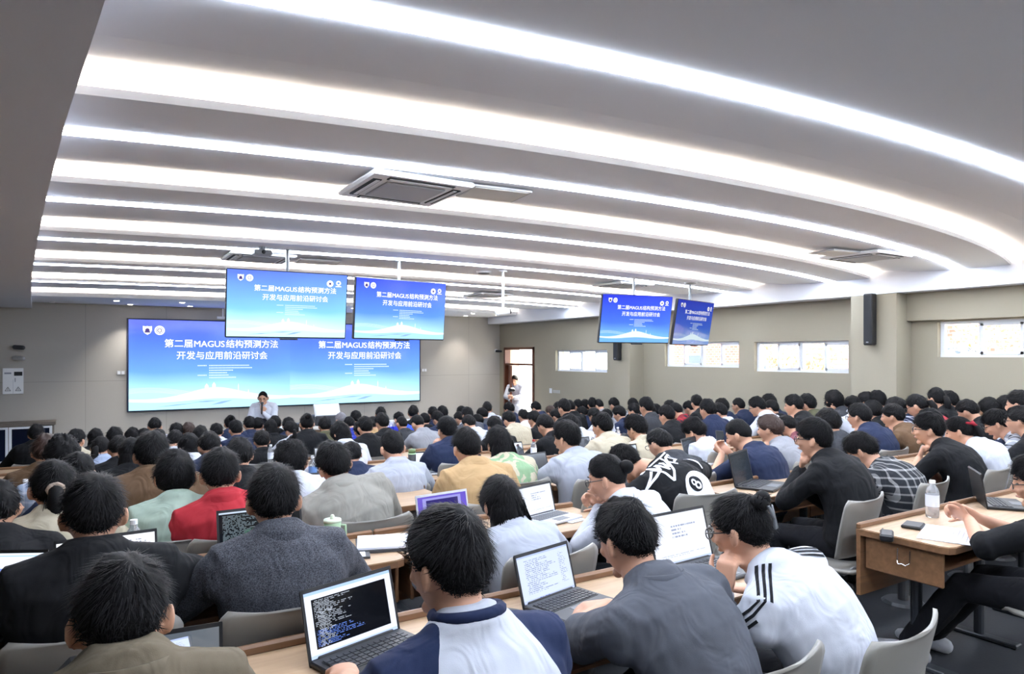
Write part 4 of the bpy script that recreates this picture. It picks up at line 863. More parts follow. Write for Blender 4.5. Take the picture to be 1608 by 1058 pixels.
def desk_proto(W):
    r = thing('lecture_desk', 'x', 'desk', (0, 0, 0)); D = .46; x0, x1, y0, y1 = -W/2, W/2, -D, 0; c = .05
    poly = [(x0, y1), (x0, y0+c), (x0+c*.3, y0+c*.3), (x0+c, y0), (x1-c, y0), (x1-c*.3, y0+c*.3), (x1, y0+c), (x1, y1)]
    mb = MB(); mb.prism(poly[::-1], .687, .717); part('edge_band', mb, m_edge, r)
    q = [(x*(W-.012)/W, y*(D-.006)/D-.003) for x, y in poly]; mb = MB(); mb.prism(q[::-1], .715, .721); part('top', mb, m_top, r)
    mb = MB(); mb.box((0, -.010, .733), (W, .024, .034), None, .008); part('front_lip', mb, m_edge, r)
    mb = MB(); mb.box((0, -.012, .545), (W-.004, .022, .34)); part('front_panel', mb, m_edge, r)
    for s in (-1, 1):
        mb = MB(); mb.box((s*(W/2-.035), -.225, .60), (.018, .38, .17), None, .006); ap = part('side_apron', mb, m_edge, r)
        mb = MB(); xx = s*(W/2-.020); mb.tube([(xx, -.265, .66), (xx+s*.004, -.265, .60), (xx+s*.018, -.252, .588), (xx+s*.02, -.235, .594), (xx+s*.018, -.218, .588), (xx+s*.004, -.205, .60), (xx, -.205, .66)], [.003]*7, 6); part('bag_hook', mb, m_hook, ap)
    mb = MB(); mb.box((0, -.23, .60), (W-.10, .36, .012)); part('shelf', mb, m_edge, r)
    for s in (-1, 1):
        mb = MB(); xx = s*(W/2-.28); mb.tube([(xx, -.16, .01), (xx, -.16, .59)], [.028, .028], 12, rounded=False); mb.box((xx, -.18, .012), (.07, .36, .024), None, .006); mb.box((xx, -.18, .585), (.05, .3, .02)); part('leg', mb, m_leg, r)
    return r
proto = desk_proto(1.24); proto.location = (0, 0, -50); used_d = []
ordn2 = ['nearest', 'second', 'third', 'fourth', 'fifth', 'sixth', 'seventh', 'eighth', 'ninth']
LEFT_END = [2.36, 2.46, 2.02, 1.36, 1.2, 1.1, 1.0, .9, .9]; RIGHT_BEG = [3.41, 3.50, 2.85, 2.12, 2.0, 1.9, 1.9, 1.8, 1.8]
for k, (lip, z) in enumerate(zip(LIP, TIER)):
    off = -.10 if k == 0 else 0
    xs = []; x = LEFT_END[k]-.62; j = 0
    while x > -3.0+.62: xs.append((x, lip, 'left', j)); x -= 1.245; j += 1
    x = RIGHT_BEG[k]+.62; j = 0
    while x < 8.9-.62: xs.append((x, lip+off, 'right', j)); x += 1.245; j += 1
    for (x, y, side, j) in xs:
        if k < 4:
            lb = 'wooden lecture desk, %s row, %s the aisle on its %s side' % (ordn2[k], ('first beside', 'second from', 'third from', 'fourth from', 'fifth from', 'sixth from')[j], side)
            gp = None
        else: lb, gp = 'wooden lecture desk unit hidden among the seated crowd in the far rows', 'lecture desks in the far rows'
        used_d.append(copy_tree(proto, (x, y, z), 0, lb, gp) if used_d else proto)
        if len(used_d) == 1: proto.location = (x, y, z); proto['label'] = lb
# front teaching desk and console
r = thing('teaching_table', 'long pale teaching table in front of the LED wall', 'table', (4.3, 12.15, 0)); mb = MB(); mb.box((0, 0, .93), (3.0, .6, .05), None, .01); part('top', mb, plain('pale_top', 'd8d4cc', .4), r)
mb = MB(); mb.box((0, -.22, .46), (2.9, .04, .88)); part('front_panel', mb, m_top, r)
for s in (-1, 1): mb = MB(); mb.box((s*1.42, 0, .46), (.05, .5, .9)); part('side_panel', mb, m_top, r)
p = at(520, 655, 11.9); r = thing('teaching_console', 'grey and white slanted teaching console on the front table', 'console', (p.x, 12.15, .955)); M = Matrix.Rotation(-.5, 3, 'X')
mb = MB(); mb.box((0, .05, .09), (.46, .34, .18), None, .02); part('base', mb, m_dgrey, r); mb = MB(); mb.box((0, -.02, .24), (.46, .04, .30), M, .01); sc_ = part('monitor', mb, m_silver, r)
mb = MB(); mb.box((0, -.045, .245), (.41, .01, .24), M); part('display_back', mb, plain('pale_panel', 'd6e2ea', .35), sc_)
r = thing('black_case', 'small black case lying on the front table left of the console', 'case', (p.x-.42, 12.1, .955)); mb = MB(); mb.box((0, 0, .03), (.26, .2, .06), None, .01); part('body', mb, m_black, r); mb = MB(); mb.tube([(-.05, -.1, .03), (-.05, -.12, .03), (.05, -.12, .03), (.05, -.1, .03)], [.006]*4, 6); part('handle', mb, m_dgrey, r)
# ------------------------------------------------------------------ chairs
m_chair = plain('grey_beige_chair_shell', '86837d', .45, b=(200, .05)); m_cpost = plain('chair_post_grey', '6a6c70', .4, .4)
def chair_proto():
    r = thing('lecture_chair', 'x', 'chair', (0, 0, 0), 0)
    mb = MB(); rows = []
    N = 18
    prof = []
    for i in range(N+1):
        t = i/N; z = .50+.335*t; y = -.165-.075*t; wd = .205+.028*math.sin(min(1, t*1.2)*1.7); 
        if t > .86: wd -= .030*((t-.86)/.14)**2
        row = []
        for j in range(17):
            u = -1+2*j/16; zz = z+(-.018*(1-u*u) if t > .95 else 0); dy = .042*u*u
            rid = -.007*max(0, math.sin((z-.585)*2*math.pi/.030)) if .585 < z < .705 and abs(u) < .72 else 0
            row.append(V((u*wd, y+dy+rid, zz)))
        for j in range(16, -1, -1):
            u = -1+2*j/16; zz = z+(-.018*(1-u*u) if t > .95 else 0); rid = -.007*max(0, math.sin((z-.585)*2*math.pi/.030)) if .585 < z < .705 and abs(u) < .72 else 0
            row.append(V((u*wd, y+.042*u*u+rid+.013, zz)))
        rows.append(row)
    mb.grid(rows, True, True); part('backrest', mb, m_chair, r, True)
    mb = MB(); rows = []
    for i in range(13):
        t = i/12; y = -.215+.43*t; z = .432+.012*(2*t-1)**2-.02*(t > .9)*(t-.9)*10; wd = .21+.015*math.sin(math.pi*t)-.05*max(0, t-.85)/.15
        rows.append([V((u*wd, y, z+.012*u*u)) for u in [-1+j/5 for j in range(11)]]+[V((u*wd, y, z+.012*u*u-.018)) for u in [1-j/5 for j in range(11)]])
    mb.grid(rows, True, True); part('seat', mb, m_chair, r, True)
    for s in (-1, 1):
        mb = MB(); mb.tube([(s*.13, .05, .415), (s*.13, -.15, .42), (s*.12, -.205, .47), (s*.12, -.21, .56)], [.011]*4, 8); part('back_bracket', mb, m_cpost, r, True)
    mb = MB(); mb.box((0, 0, .405), (.26, .26, .02)); mb.tube([(0, 0, .02), (0, 0, .40)], [.032, .028], 12, rounded=False); part('post', mb, m_cpost, r)
    mb = MB(); mb.tube([(0, 0, .002), (0, 0, .018)], [.13, .11], 20, rounded=False); part('base', mb, m_cpost, r)
    return r
chairp = chair_proto(); usedc = []
def chair(x, y, z, rz, lb, group=None):
    for k in range(1, 9):
        if LIP[k-1] <= y < LIP[k]:
            if x < LEFT_END[k-1]+.15 or x > RIGHT_BEG[k-1]-.15: y = max(y, LIP[k-1]+.255-(.10 if k == 1 and x > 3 else 0))
    if not usedc: chairp.location = (x, y, z); chairp.rotation_euler = (0, 0, rz); chairp['label'] = lb; c = chairp
    else: c = copy_tree(chairp, (x, y, z), rz, lb, group)
    usedc.append(c)
    if group: c['group'] = group
    elif 'group' in c and len(usedc) > 1: del c['group']
    return c
# ------------------------------------------------------------------ the seated crowd: a few figures built once, copied with their own clothes and hair
BP = {}
def proto_pose(name, lean, pitch, L, R, hump=.05, yaw=0, roll=0):
    for kind, slv in (('shirt', 'long'), ('tee', 'elbow'), ('hoodie', 'long')):
        BP[(name, kind)] = build_body(0, lean, 1.135, .725, yaw, pitch, roll, L, R, hump, 1.05, False, .014, slv, kind, True)
    b0 = BP[(name, 'shirt')]
    BP[name+'_lean'] = lean
proto_pose('upright', .10, .08, 'desk', 'desk')
proto_pose('bowed', .20, .42, 'type', 'type', .08)
proto_pose('chin', .18, .12, 'chin', 'fold', .07, .15)
proto_pose('glance', .12, .15, 'desk', 'fold', .05, -.45)
proto_pose('write', .16, .28, 'desk', 'lap', .07, .3, -.08)
HB = {}
for st in ('short', 'full', 'messy', 'bowl', 'fade', 'curly', 'thin'): HB[st] = [build_hair(st, 50+i, 500) for i in range(2)]
for st in ('long', 'pony', 'bun', 'bob'): HB[st] = [build_hair(st, 70, 500)]
def fmesh(parent, nm):
    mb = MB()
    for sd in (-1, 1): mb.ellip((sd*.031, .0845, .008), (.012, .008, .0055), None, 8, 6)
    return mb.mesh('eyes', True)
EYES = fmesh(None, 'eyes')
# pixel x, top y, head width, hair, top, kind, pose
CR = '''57 666 17 messy black hoodie upright
72 681 38 full brown shirt upright b
98 684 46 curly pale_blue shirt upright
119 673 21 short cream shirt glance
150 672 22 long black shirt upright
158 684 27 pony pale_blue shirt glance
180 670 25 full black hoodie upright
187 684 30 full black tee bowed
122 710 50 short navy shirt upright
208 671 17 bob black shirt upright
226 672 18 short navy shirt upright
243 655 18 short white shirt bowed
248 673 20 bowl black shirt bowed
277 664 19 full cream shirt upright
296 663 17 full white shirt upright b
315 668 20 bob cream shirt upright
340 664 21 short white tee upright
362 651 15 bun navy hoodie upright
370 659 24 short navy shirt upright
392 653 14 short navy shirt upright
206 687 21 long black shirt upright
275 675 26 full white shirt bowed
298 680 29 bob white shirt write
329 677 33 full navy hoodie bowed
376 687 44 messy black tee upright
405 655 15 short slate shirt glance
432 652 13 short black shirt upright
425 658 20 long black shirt upright
453 655 15 full navy shirt upright
458 661 18 messy white shirt write
482 648 15 bun black shirt upright
481 658 18 long navy shirt upright
510 654 22 full olive shirt upright
536 647 12 short white shirt bowed g
535 661 19 bob white shirt write
549 654 18 full royal_blue shirt bowed
559 644 14 short grey shirt upright
573 653 17 short black shirt upright
567 661 24 messy black hoodie upright
586 654 19 full tan shirt bowed
598 638 14 short white shirt glance
600 648 14 full black shirt upright
411 676 25 messy black tee upright
552 693 34 short navy shirt upright
627 646 16 short blue shirt bowed
631 652 15 thin dark_grey shirt upright
649 636 15 full black shirt glance
656 650 21 fade grey shirt bowed
667 648 13 short black shirt upright
680 638 13 short navy hoodie upright
695 637 13 full dark_grey shirt upright
688 645 15 full navy shirt write
725 637 11 short grey shirt upright
734 639 15 full slate shirt upright
722 646 16 short white shirt bowed
737 651 20 full white shirt bowed
751 650 13 full navy shirt write
765 630 12 short white tee glance
758 640 15 full slate shirt write
777 653 26 full black shirt upright
800 631 15 full navy shirt write
800 645 14 messy cream hoodie bowed
842 630 15 full navy shirt bowed
822 642 14 short white shirt upright
829 647 13 full brown tee upright
839 645 21 messy black tee chin
857 650 26 full black tee bowed
865 637 12 messy brown shirt upright b
874 642 17 full slate shirt write
877 631 11 messy black shirt upright
886 626 13 full black shirt upright
895 628 15 full black shirt write
908 627 12 full black shirt chin
919 627 12 full navy shirt upright
930 624 12 full black shirt glance
941 626 13 fade grey shirt bowed
915 638 16 full navy hoodie write
897 650 24 full white shirt bowed
934 640 18 full white shirt bowed
953 642 18 full grey shirt upright
965 624 16 full white shirt bowed
973 637 20 messy navy shirt write
994 625 13 full black shirt upright
996 633 19 full white shirt chin
1015 623 15 full dark_grey shirt upright
1019 632 15 full slate shirt write
1030 634 15 full blue hoodie upright
1052 628 15 full black shirt upright
1062 632 15 full red shirt bowed
1047 636 27 full black hoodie chin
1083 629 19 full grey shirt bowed
1094 619 15 short black shirt glance
1111 626 16 full navy hoodie upright
1134 625 17 full navy shirt upright
1130 632 24 full white shirt write
1160 624 18 fade navy hoodie chin
1190 622 19 full white hoodie write
1208 618 17 full navy shirt upright
1212 627 22 fade black shirt chin
1247 619 20 full black shirt chin
1268 618 20 full olive hoodie chin
1310 612 21 bowl dark_grey shirt upright
1311 621 23 messy white tee bowed
1341 621 21 full navy shirt bowed
1361 615 18 full black shirt upright
1378 613 18 full white shirt upright
1350 633 32 full navy hoodie chin
1371 628 30 bowl black shirt upright
1210 651 29 messy grey shirt chin b
1237 652 36 messy red tee bowed
1301 641 40 full dark_grey shirt upright
1409 623 24 bowl navy shirt bowed
1441 617 25 pony red shirt bowed
1471 607 24 pony black shirt glance
1490 613 16 short cream shirt upright
1403 634 33 full brown shirt chin
1461 641 34 bowl grey shirt upright
1521 627 35 full black shirt bowed
1554 624 27 bob navy shirt upright
1580 621 27 bob white shirt glance
1604 637 34 full black tee upright
1601 612 16 short navy shirt upright
-8 752 60 short black hoodie chin
1037 672 30 short dark_grey hoodie bowed
1255 630 24 bob black shirt upright'''
PATT = {(98, 684): ('pale blue', 'plaid'), (1441, 617): ('red', 'check'), (1062, 632): ('red', 'check'), (1237, 652): ('maroon', 'tweed'), (1409, 623): ('navy', 'plaid'), (1604, 637): ('black', None), (187, 684): ('black', None)}
HW = {'black': 'black', 'b': 'brown', 'g': 'grey'}
hairw = {'short': 'short', 'full': 'thick', 'messy': 'tousled', 'bowl': 'rounded', 'fade': 'cropped', 'curly': 'curly', 'thin': 'thinning', 'long': 'long', 'pony': 'ponytail', 'bun': 'top-knot', 'bob': 'bobbed'}
taken = [(o.location.x, o.location.y) for o in bpy.data.objects if o.name.startswith('person') and o.parent is None]
rows_ = []
specs = []
for ln in CR.split('\n'):
    q = ln.split(); px, py, wd = float(q[0]), float(q[1]), float(q[2]); best = []
    a = (px-CX)/FPX; prof = math.atan(a)+YAW; effw = math.sqrt((.185*math.cos(prof))**2+(.215*math.sin(prof))**2)
    for k, lip in enumerate(LIP):
        if k == 0: continue
        for dy in (-.22, -.11, 0, .11, .22):
            Y = lip-.74+dy; p = at(px, py, Y); d = Y/ray(px, py).y; h = p.z-TIER[k]; wp = effw*FPX/d
            if not (-3.0 < p.x < (8.55 if not 4.1 < Y < 5.9 and not 9.2 < Y < 10.6 else 8.22)): continue
            if LEFT_END[k]-.05 < p.x < RIGHT_BEG[k]+.05 and k < 3: pen = .6
            else: pen = 0
            c = ((h-1.25)/.07)**2+(math.log(wd/wp)/.16)**2+pen+abs(dy)*1.5
            best.append((c, k, Y, p, h))
    best.sort(key=lambda t: t[0]); specs.append((best[0][0], px, py, q, best))
specs.sort(key=lambda t: t[0])
for c0, px, py, q, best in specs:
    pick = None
    for c, k, Y, p, h in best:
        if c > c0+9: break
        if all(math.hypot((p.x-u)*1.0, (Y-.15-v)*.62) > .44 for u, v in taken): pick = (c, k, Y, p, h); break
    if not pick: pick = best[0]
    c, k, Y, p, h = pick; rows_.append((k, p.x, Y, p, h, q)); taken.append((p.x, Y-.15))
rows_.sort(key=lambda t: (t[0], t[1])); cnt = {}
ordl = lambda n: '%d%s' % (n, 'th' if 10 < n % 100 < 14 else {1: 'st', 2: 'nd', 3: 'rd'}.get(n % 10, 'th'))
PXS = {}
for i, (k, x, Y, p, h, q) in enumerate(rows_):
    hair, top, kind, pose = q[3], q[4].replace('_', ' '), q[5], q[6]; hc_ = q[7] if len(q) > 7 else 'black'
    cnt[k] = cnt.get(k, 0)+1
    B = BP[(pose, kind)]; s_ = max(.80, min(1.13, h/1.27)); hz = (1.135+.118)*s_+.012
    ln_ = BP[pose+'_lean']; by = rnd.uniform(-.15, .15)+(.12 if x > 3 else 0); fl = TIER[k]
    lb = 'person in %s %s, %s %s hair, %s from left, %s row' % (top, {'shirt': 'shirt', 'tee': 'tee', 'hoodie': 'hooded top'}[kind], hairw[hair], HW[hc_], ordl(cnt[k]), ordn2[k])
    M2 = Matrix.Rotation(by, 3, 'Z'); off = M2 @ V((0, ln_, 0))
    r = thing('person', lb, 'person', (p.x-off.x, p.y-off.y, fl), by, 'seated audience'); r.scale = (1, 1, s_)
    pk = PATT.get((int(q[0]), int(q[1])), None); tm = topmat(*pk) if pk else topmat(top)
    o = link('body', B['body'], None, r)
    if not o.data.materials: o.data.materials.append(m_skin)
    tn = {'shirt': 'shirt', 'tee': 'tee_shirt', 'hoodie': 'hoodie'}[kind]; o = link(tn, B['top'], None, r)
    if not o.data.materials: o.data.materials.append(tm)
    setmat(o, tm)
    o = link('trousers', B['trousers'], None, r)
    if not o.data.materials: o.data.materials.append(m_trou)
    for j in (0, 1):
        o = link('shoe', B['shoe%d' % j], None, r)
        if not o.data.materials: o.data.materials.append(m_shoe)
    hm = HB[hair][i % len(HB[hair])]; o = link('hair', hm, None, r)
    if not hm.materials: hm.materials.append(m_hair)
    setmat(o, {'b': m_hairb, 'g': m_hairg}.get(hc_, m_hair)); o.matrix_local = B['HM']
    if p.x > 2.5 or pose == 'glance':
        o = link('eyes', EYES, None, r)
        if not EYES.materials: EYES.materials.append(m_eye)
        o.matrix_local = B['HM']
        if i % 3 == 0:
            if 'G' not in HB: g_ = glasses(B['HM'], r); HB['G'] = g_.data
            else: g_ = link('glasses', HB['G'], None, r); g_.matrix_local = B['HM']
    SEATS.append((r.location.x, r.location.y, fl, by, None))
# chairs under everybody
SHORT = dict(brown='person in the brown coat', raglan='raglan shirt wearer', grey='person in grey short sleeves', stripes='person with sleeve stripes', blackj='person in black hood by the white laptop', tweed='person in the woven wool coat',
 longhair='long-haired person behind the raglan shirt', undercut='person with tied undercut', red='red sweater wearer', greyj='person in pale canvas jacket', tan='tan jacket wearer', whitesw='person in the mint sweater', scrunchie='person with the scrunchie',
 hoodie='person in the white hoodie', bluesh='person near the black flask', ball='person with the eight-ball print', suit='person in plain black jacket by the aisle', plaid='person in dark plaid', blacktee='black tee wearer with lanyard',
 ribbon='person with red hair ribbon', check='person in the checked shirt at the right edge', corner='black tee wearer with grey sneakers', polo='person in the navy polo', greyhood='person in light grey sweatshirt', camo='person in the patterned jacket',
 creamj='cream jacket wearer', tanj='person in beige top', brownsuede='brown suede jacket wearer', navyhand='person raising a hand in navy', whitec='tousled person behind the silver laptop')
WHO = {P[k][0]['label']: v for k, v in SHORT.items()}
for (x, y, z, rz, lb) in SEATS:
    if lb: chair(x, y, z, rz, 'pale grey plastic chair under the '+WHO[lb])
    else: chair(x, y, z, rz, 'pale grey plastic chair mostly hidden behind its sitter in the packed seating', 'chairs of the seated crowd')
chair(2.62, 3.32, TIER[2], .15, 'empty pale grey chair with ribbed back beside the light grey sweatshirt')
# ------------------------------------------------------------------ things on the desks
def scr_mat(name, bg, layers, k=.95, gloss=.03):
    """layers: (x0, x1, y0, y1, colour, mode, n) in screen fractions from the bottom left; mode 'fill' or 'text'"""
    m, n, l, s = newmat(name); n.remove(s)
    tc = n.new('ShaderNodeTexCoord'); sep = n.new('ShaderNodeSeparateXYZ'); l.new(tc.outputs['UV'], sep.inputs[0])
    def mth(op, a, b=None):
        q = n.new('ShaderNodeMath'); q.operation = op
        for i, v in enumerate((a, b)):
            if v is None: continue
            if isinstance(v, (int, float)): q.inputs[i].default_value = v
            else: l.new(v, q.inputs[i])
        return q.outputs[0]
    X, Y = sep.outputs['X'], sep.outputs['Y']; cur = None; cb = (*lin(bg), 1)
    for (x0, x1, y0, y1, c, mode, cnt_) in layers:
        mk = mth('MULTIPLY', mth('MULTIPLY', mth('GREATER_THAN', X, x0), mth('LESS_THAN', X, x1)), mth('MULTIPLY', mth('GREATER_THAN', Y, y0), mth('LESS_THAN', Y, y1)))
        if mode == 'text':
            fr = mth('FRACT', mth('MULTIPLY', Y, float(cnt_))); rowi = mth('FLOOR', mth('MULTIPLY', Y, float(cnt_)))
            cb2 = n.new('ShaderNodeCombineXYZ'); l.new(mth('MULTIPLY', X, 45.0), cb2.inputs[0]); l.new(mth('MULTIPLY', rowi, 7.3), cb2.inputs[1])
            nz = n.new('ShaderNodeTexNoise'); nz.inputs['Scale'].default_value = 1; nz.inputs['Detail'].default_value = 0; l.new(cb2.outputs[0], nz.inputs['Vector'])
            cb3 = n.new('ShaderNodeCombineXYZ'); l.new(mth('MULTIPLY', rowi, 3.7), cb3.inputs[1]); n3 = n.new('ShaderNodeTexWhiteNoise'); l.new(cb3.outputs[0], n3.inputs['Vector'])
            ln_ = mth('LESS_THAN', X, mth('ADD', mth('MULTIPLY', n3.outputs[0], (x1-x0)*.7), x0+(x1-x0)*.35))
            mk = mth('MULTIPLY', mth('MULTIPLY', mk, ln_), mth('MULTIPLY', mth('GREATER_THAN', nz.outputs[0], .44), mth('LESS_THAN', fr, .45)))
        mx = n.new('ShaderNodeMix'); mx.data_type = 'RGBA'; l.new(mk, mx.inputs[0])
        if cur is None: mx.inputs[6].default_value = cb
        else: l.new(cur, mx.inputs[6])
        mx.inputs[7].default_value = (*lin(c), 1); cur = mx.outputs[2]
    em = n.new('ShaderNodeEmission'); em.inputs[1].default_value = k*.85
    if cur is None: em.inputs[0].default_value = cb
    else: l.new(cur, em.inputs[0])
    gs = n.new('ShaderNodeBsdfGlossy'); gs.inputs[1].default_value = .1; mx = n.new('ShaderNodeMixShader'); mx.inputs[0].default_value = gloss
    l.new(em.outputs[0], mx.inputs[1]); l.new(gs.outputs[0], mx.inputs[2]); l.new(mx.outputs[0], n['Material Output'].inputs[0]); return m
SM = {
 'doc': scr_mat('screen_document', 'c8d4f2', [(0, 1, .93, 1, 'a9b8e6', 'fill', 0), (.12, .72, .16, .86, '8a94b8', 'text', 26), (.78, .92, .2, .86, '9aa4c4', 'text', 26), (0, 1, 0, .06, 'b4c2ea', 'fill', 0), (.3, .6, .015, .045, '3a5ac0', 'text', 30)]),
 'page': scr_mat('screen_page', 'dfe6f6', [(.35, .8, .5, .75, '8f98b4', 'text', 14), (.1, .9, .12, .2, 'b0b8cc', 'text', 30), (0, 1, 0, .05, 'b8c8ee', 'fill', 0)]),
 'web': scr_mat('screen_web_page', 'eef2fb', [(.62, .76, .30, .62, '3a4260', 'fill', 0), (.62, .76, .44, .48, 'eef2fb', 'fill', 0), (.78, .95, .06, .28, '4a6ad8', 'fill', 0), (.80, .93, .08, .26, 'dfe6fb', 'text', 34), (.05, .55, .1, .8, '9aa2b4', 'text', 24), (.62, .95, .66, .9, '8a92a8', 'text', 22)]),
 'term': scr_mat('screen_terminal', 'dfe8ff', [(0, 1, .93, 1, 'a8c4f8', 'fill', 0), (.07, .93, .12, .86, '0c0e14', 'fill', 0), (.09, .55, .45, .84, '9aa2b0', 'text', 40), (.09, .62, .14, .40, '5a78c8', 'text', 40), (.12, .30, .14, .80, 'a8b0bc', 'text', 44), (0, 1, 0, .05, 'b8ccf6', 'fill', 0)]),
 'code': scr_mat('screen_code', '15181e', [(0, 1, .95, 1, 'c8d8f0', 'fill', 0), (.04, .7, .05, .92, '7a8a94', 'text', 40), (.3, .9, .2, .6, '5a8a78', 'text', 42)], .8),
 'purple': scr_mat('screen_purple', '6a58c8', [(.1, .88, .04, .92, '9a9ae0', 'fill', 0), (.17, .82, .04, .86, '2c2472', 'fill', 0), (.25, .5, .5, .6, '8a90d8', 'text', 18)], .8),
 'blue': scr_mat('screen_light_blue', '9cc4ee', [(.28, .98, .02, .9, 'e4ecf8', 'fill', 0), (0, 1, .92, 1, 'dce8f6', 'fill', 0), (.35, .8, .6, .66, '7a90d8', 'fill', 0)]),
 'split': scr_mat('screen_split_window', 'd8e6fb', [(.1, .98, .72, .80, '1c2430', 'fill', 0), (.72, .98, .0, .72, '1a1d28', 'fill', 0), (.1, .6, .1, .6, 'b8c8e0', 'text', 14)]),
 'dark': scr_mat('screen_dark', '3c4450', [(.05, .8, .1, .9, '4c5866', 'text', 26)], .5, .08),
 'grey': scr_mat('screen_grey', '5b6a88', [(.14, .78, .1, .88, '34383c', 'fill', 0)], .7, .05),
 'white': scr_mat('screen_white', 'e2eafc', [(0, 1, 0, .06, 'b8c8ee', 'fill', 0)]),
 'slate': scr_mat('screen_slate_sheen', '7d8896', [], .5, .2),  # blank screen, its grey reflection painted as a faint glow
 'off': scr_mat('screen_off_glow', '4a5260', [], .5, .15),  # switched-off screen, dim sheen put in as emission
}
m_key = plain('keyboard_black', '1d1f23', .6, b=(300, .6)); m_pad = plain('trackpad', '55585e', .4)
def laptop(px, pyb, Y, label, style, W=.31, yaw=0, lid=.30, col='dark', z=None, keys=True):
    """px = screen centre, Y = hinge line distance; z defaults to the desk top"""
    p = at(px, pyb, Y); zz = tier(Y-.02)+.722 if z is None else z
    shell = {'dark': m_dgrey, 'silver': m_silver, 'black': m_black}[col]; D = W*.68; H = W*.64
    r = thing('laptop', label, 'laptop', (p.x, Y, zz), yaw)
    mb = MB(); mb.box((0, -D/2, .009), (W, D, .016), None, .004); part('base', mb, shell, r)
    mb = MB(); mb.box((0, -D*.36, .0175), (W*.88, D*.46, .002)); kb = part('keyboard', mb, m_key if col != 'silver' else plain('keyboard_grey', '9fa2a6', .5, b=(300, .5)), r)
    if keys:
        mb = MB()
        for i in range(5):
            for j in range(13): mb.box((-W*.40+j*W*.0667, -D*.17-i*D*.088, .0195), (W*.055, D*.07, .003))
        part('keys', mb, plain('key_cap', '2c2e33', .5) if col != 'silver' else plain('key_cap_light', '5c5f64', .5), kb)
    mb = MB(); mb.box((0, -D*.80, .0175), (W*.34, D*.28, .0015)); part('trackpad', mb, m_pad, r)
    M = Matrix.Rotation(-lid, 3, 'X'); mb = MB(); mb.box(M @ V((0, .004, H/2)), (W, .006, H), M, .0025); ld = part('lid', mb, shell, r)
    o = uvquad('display', W*.95, H*.90, SM[style], ld, M @ V((0, -.0008, H/2+.006)), 0); o.rotation_euler = (-lid, 0, 0)
    f = MB()
    for (cx_, cz, sx_, sz) in ((0, H-.003, W, .012), (0, .006, W, .016), (-W/2+.004, H/2, .009, H), (W/2-.004, H/2, .009, H)): f.box(M @ V((cx_, .0002, cz)), (sx_, .0024, sz), M)
    part('bezel', f, m_black if col != 'silver' or style not in ('purple',) else m_silver, ld)
    mb = MB(); mb.tube([(-W*.4, .002, .016), (W*.4, .002, .016)], [.006, .006], 8); part('hinge', mb, m_black, r)
    return r
laptop(170, 868, 2.98, 'laptop with a bright web page, before the person in black hood at left', 'web', .34, .05, .25, 'black')
laptop(412, 852, 3.12, 'laptop with a black code screen behind the woven wool coat', 'code', .36, 0, .22, 'black')
laptop(306, 805, 4.28, 'laptop with pale blue document left of the red sweater', 'blue', .34, .08, .2, 'dark')
laptop(562, 1010, 2.02, 'black laptop with a terminal window in the bottom foreground, beside the raglan shirt', 'term', .33, .28, .26, 'black')
laptop(866, 945, 2.05, 'dark laptop showing a dense document between raglan shirt and grey shirt', 'doc', .29, .22, .28, 'dark')
laptop(1078, 890, 2.08, 'large dark laptop with plain pale screen in front of the striped sleeves', 'page', .36, .05, .26, 'dark')
laptop(848, 812, 3.14, 'laptop with white page and silver keyboard, right of the long black hair', 'page', .28, .25, .26, 'silver')
laptop(700, 830, 3.12, 'silver rimmed laptop with a purple screen before the tan jacket', 'purple', .31, .12, .2, 'silver')
laptop(497, 748, 4.28, 'laptop with white-blue page between white hoodie and canvas jacket', 'doc', .30, 0, .25, 'dark')
laptop(523, 700, 6.55, 'open laptop with white screen in front of the white shirted people, far rows', 'white', .34, 0, .25, 'silver', keys=False)
laptop(843, 738, 4.3, 'laptop with dim grey screen at left of the light grey sweatshirt', 'off', .30, .15, .35, 'dark', keys=False)
laptop(985, 722, 4.27, 'laptop with split bright and black windows above the eight-ball tee', 'split', .30, .1, .2, 'black')
laptop(1092, 745, 4.26, 'silver laptop with dark code screen right of the eight-ball tee', 'dark', .33, .32, .28, 'silver')
laptop(1170, 775, 3.17, 'black laptop with dim screen on desk left of the black jacket sitter', 'dark', .36, .35, .22, 'black')
laptop(1541, 802, 2.0, 'black laptop with grey image on screen on the right front desk', 'grey', .32, .62, .16, 'black')
laptop(674, 712, 5.45, 'small laptop with white screen left of the raised hand in navy', 'white', .28, -.1, .3, 'silver', keys=False)
laptop(914, 700, 5.46, 'blue-grey lidded laptop right of the light grey sweatshirt head', 'off', .30, .1, .3, 'silver', keys=False)
laptop(808, 702, 5.48, 'bluish laptop behind the patterned jacket shoulder', 'off', .30, .2, .3, 'silver', keys=False)
laptop(262, 1050, 1.98, 'grey laptop with blank reflecting screen beside the brown coat', 'slate', .27, -.1, .20, 'silver')
laptop(-8, 868, 3.05, 'laptop with a blue screen cut by the left edge of the photo', 'blue', .30, -.5, .3, 'silver')
laptop(1598, 752, 3.15, 'dark laptop lying open at the right edge behind the tall bottle', 'dark', .32, .4, .9, 'black')
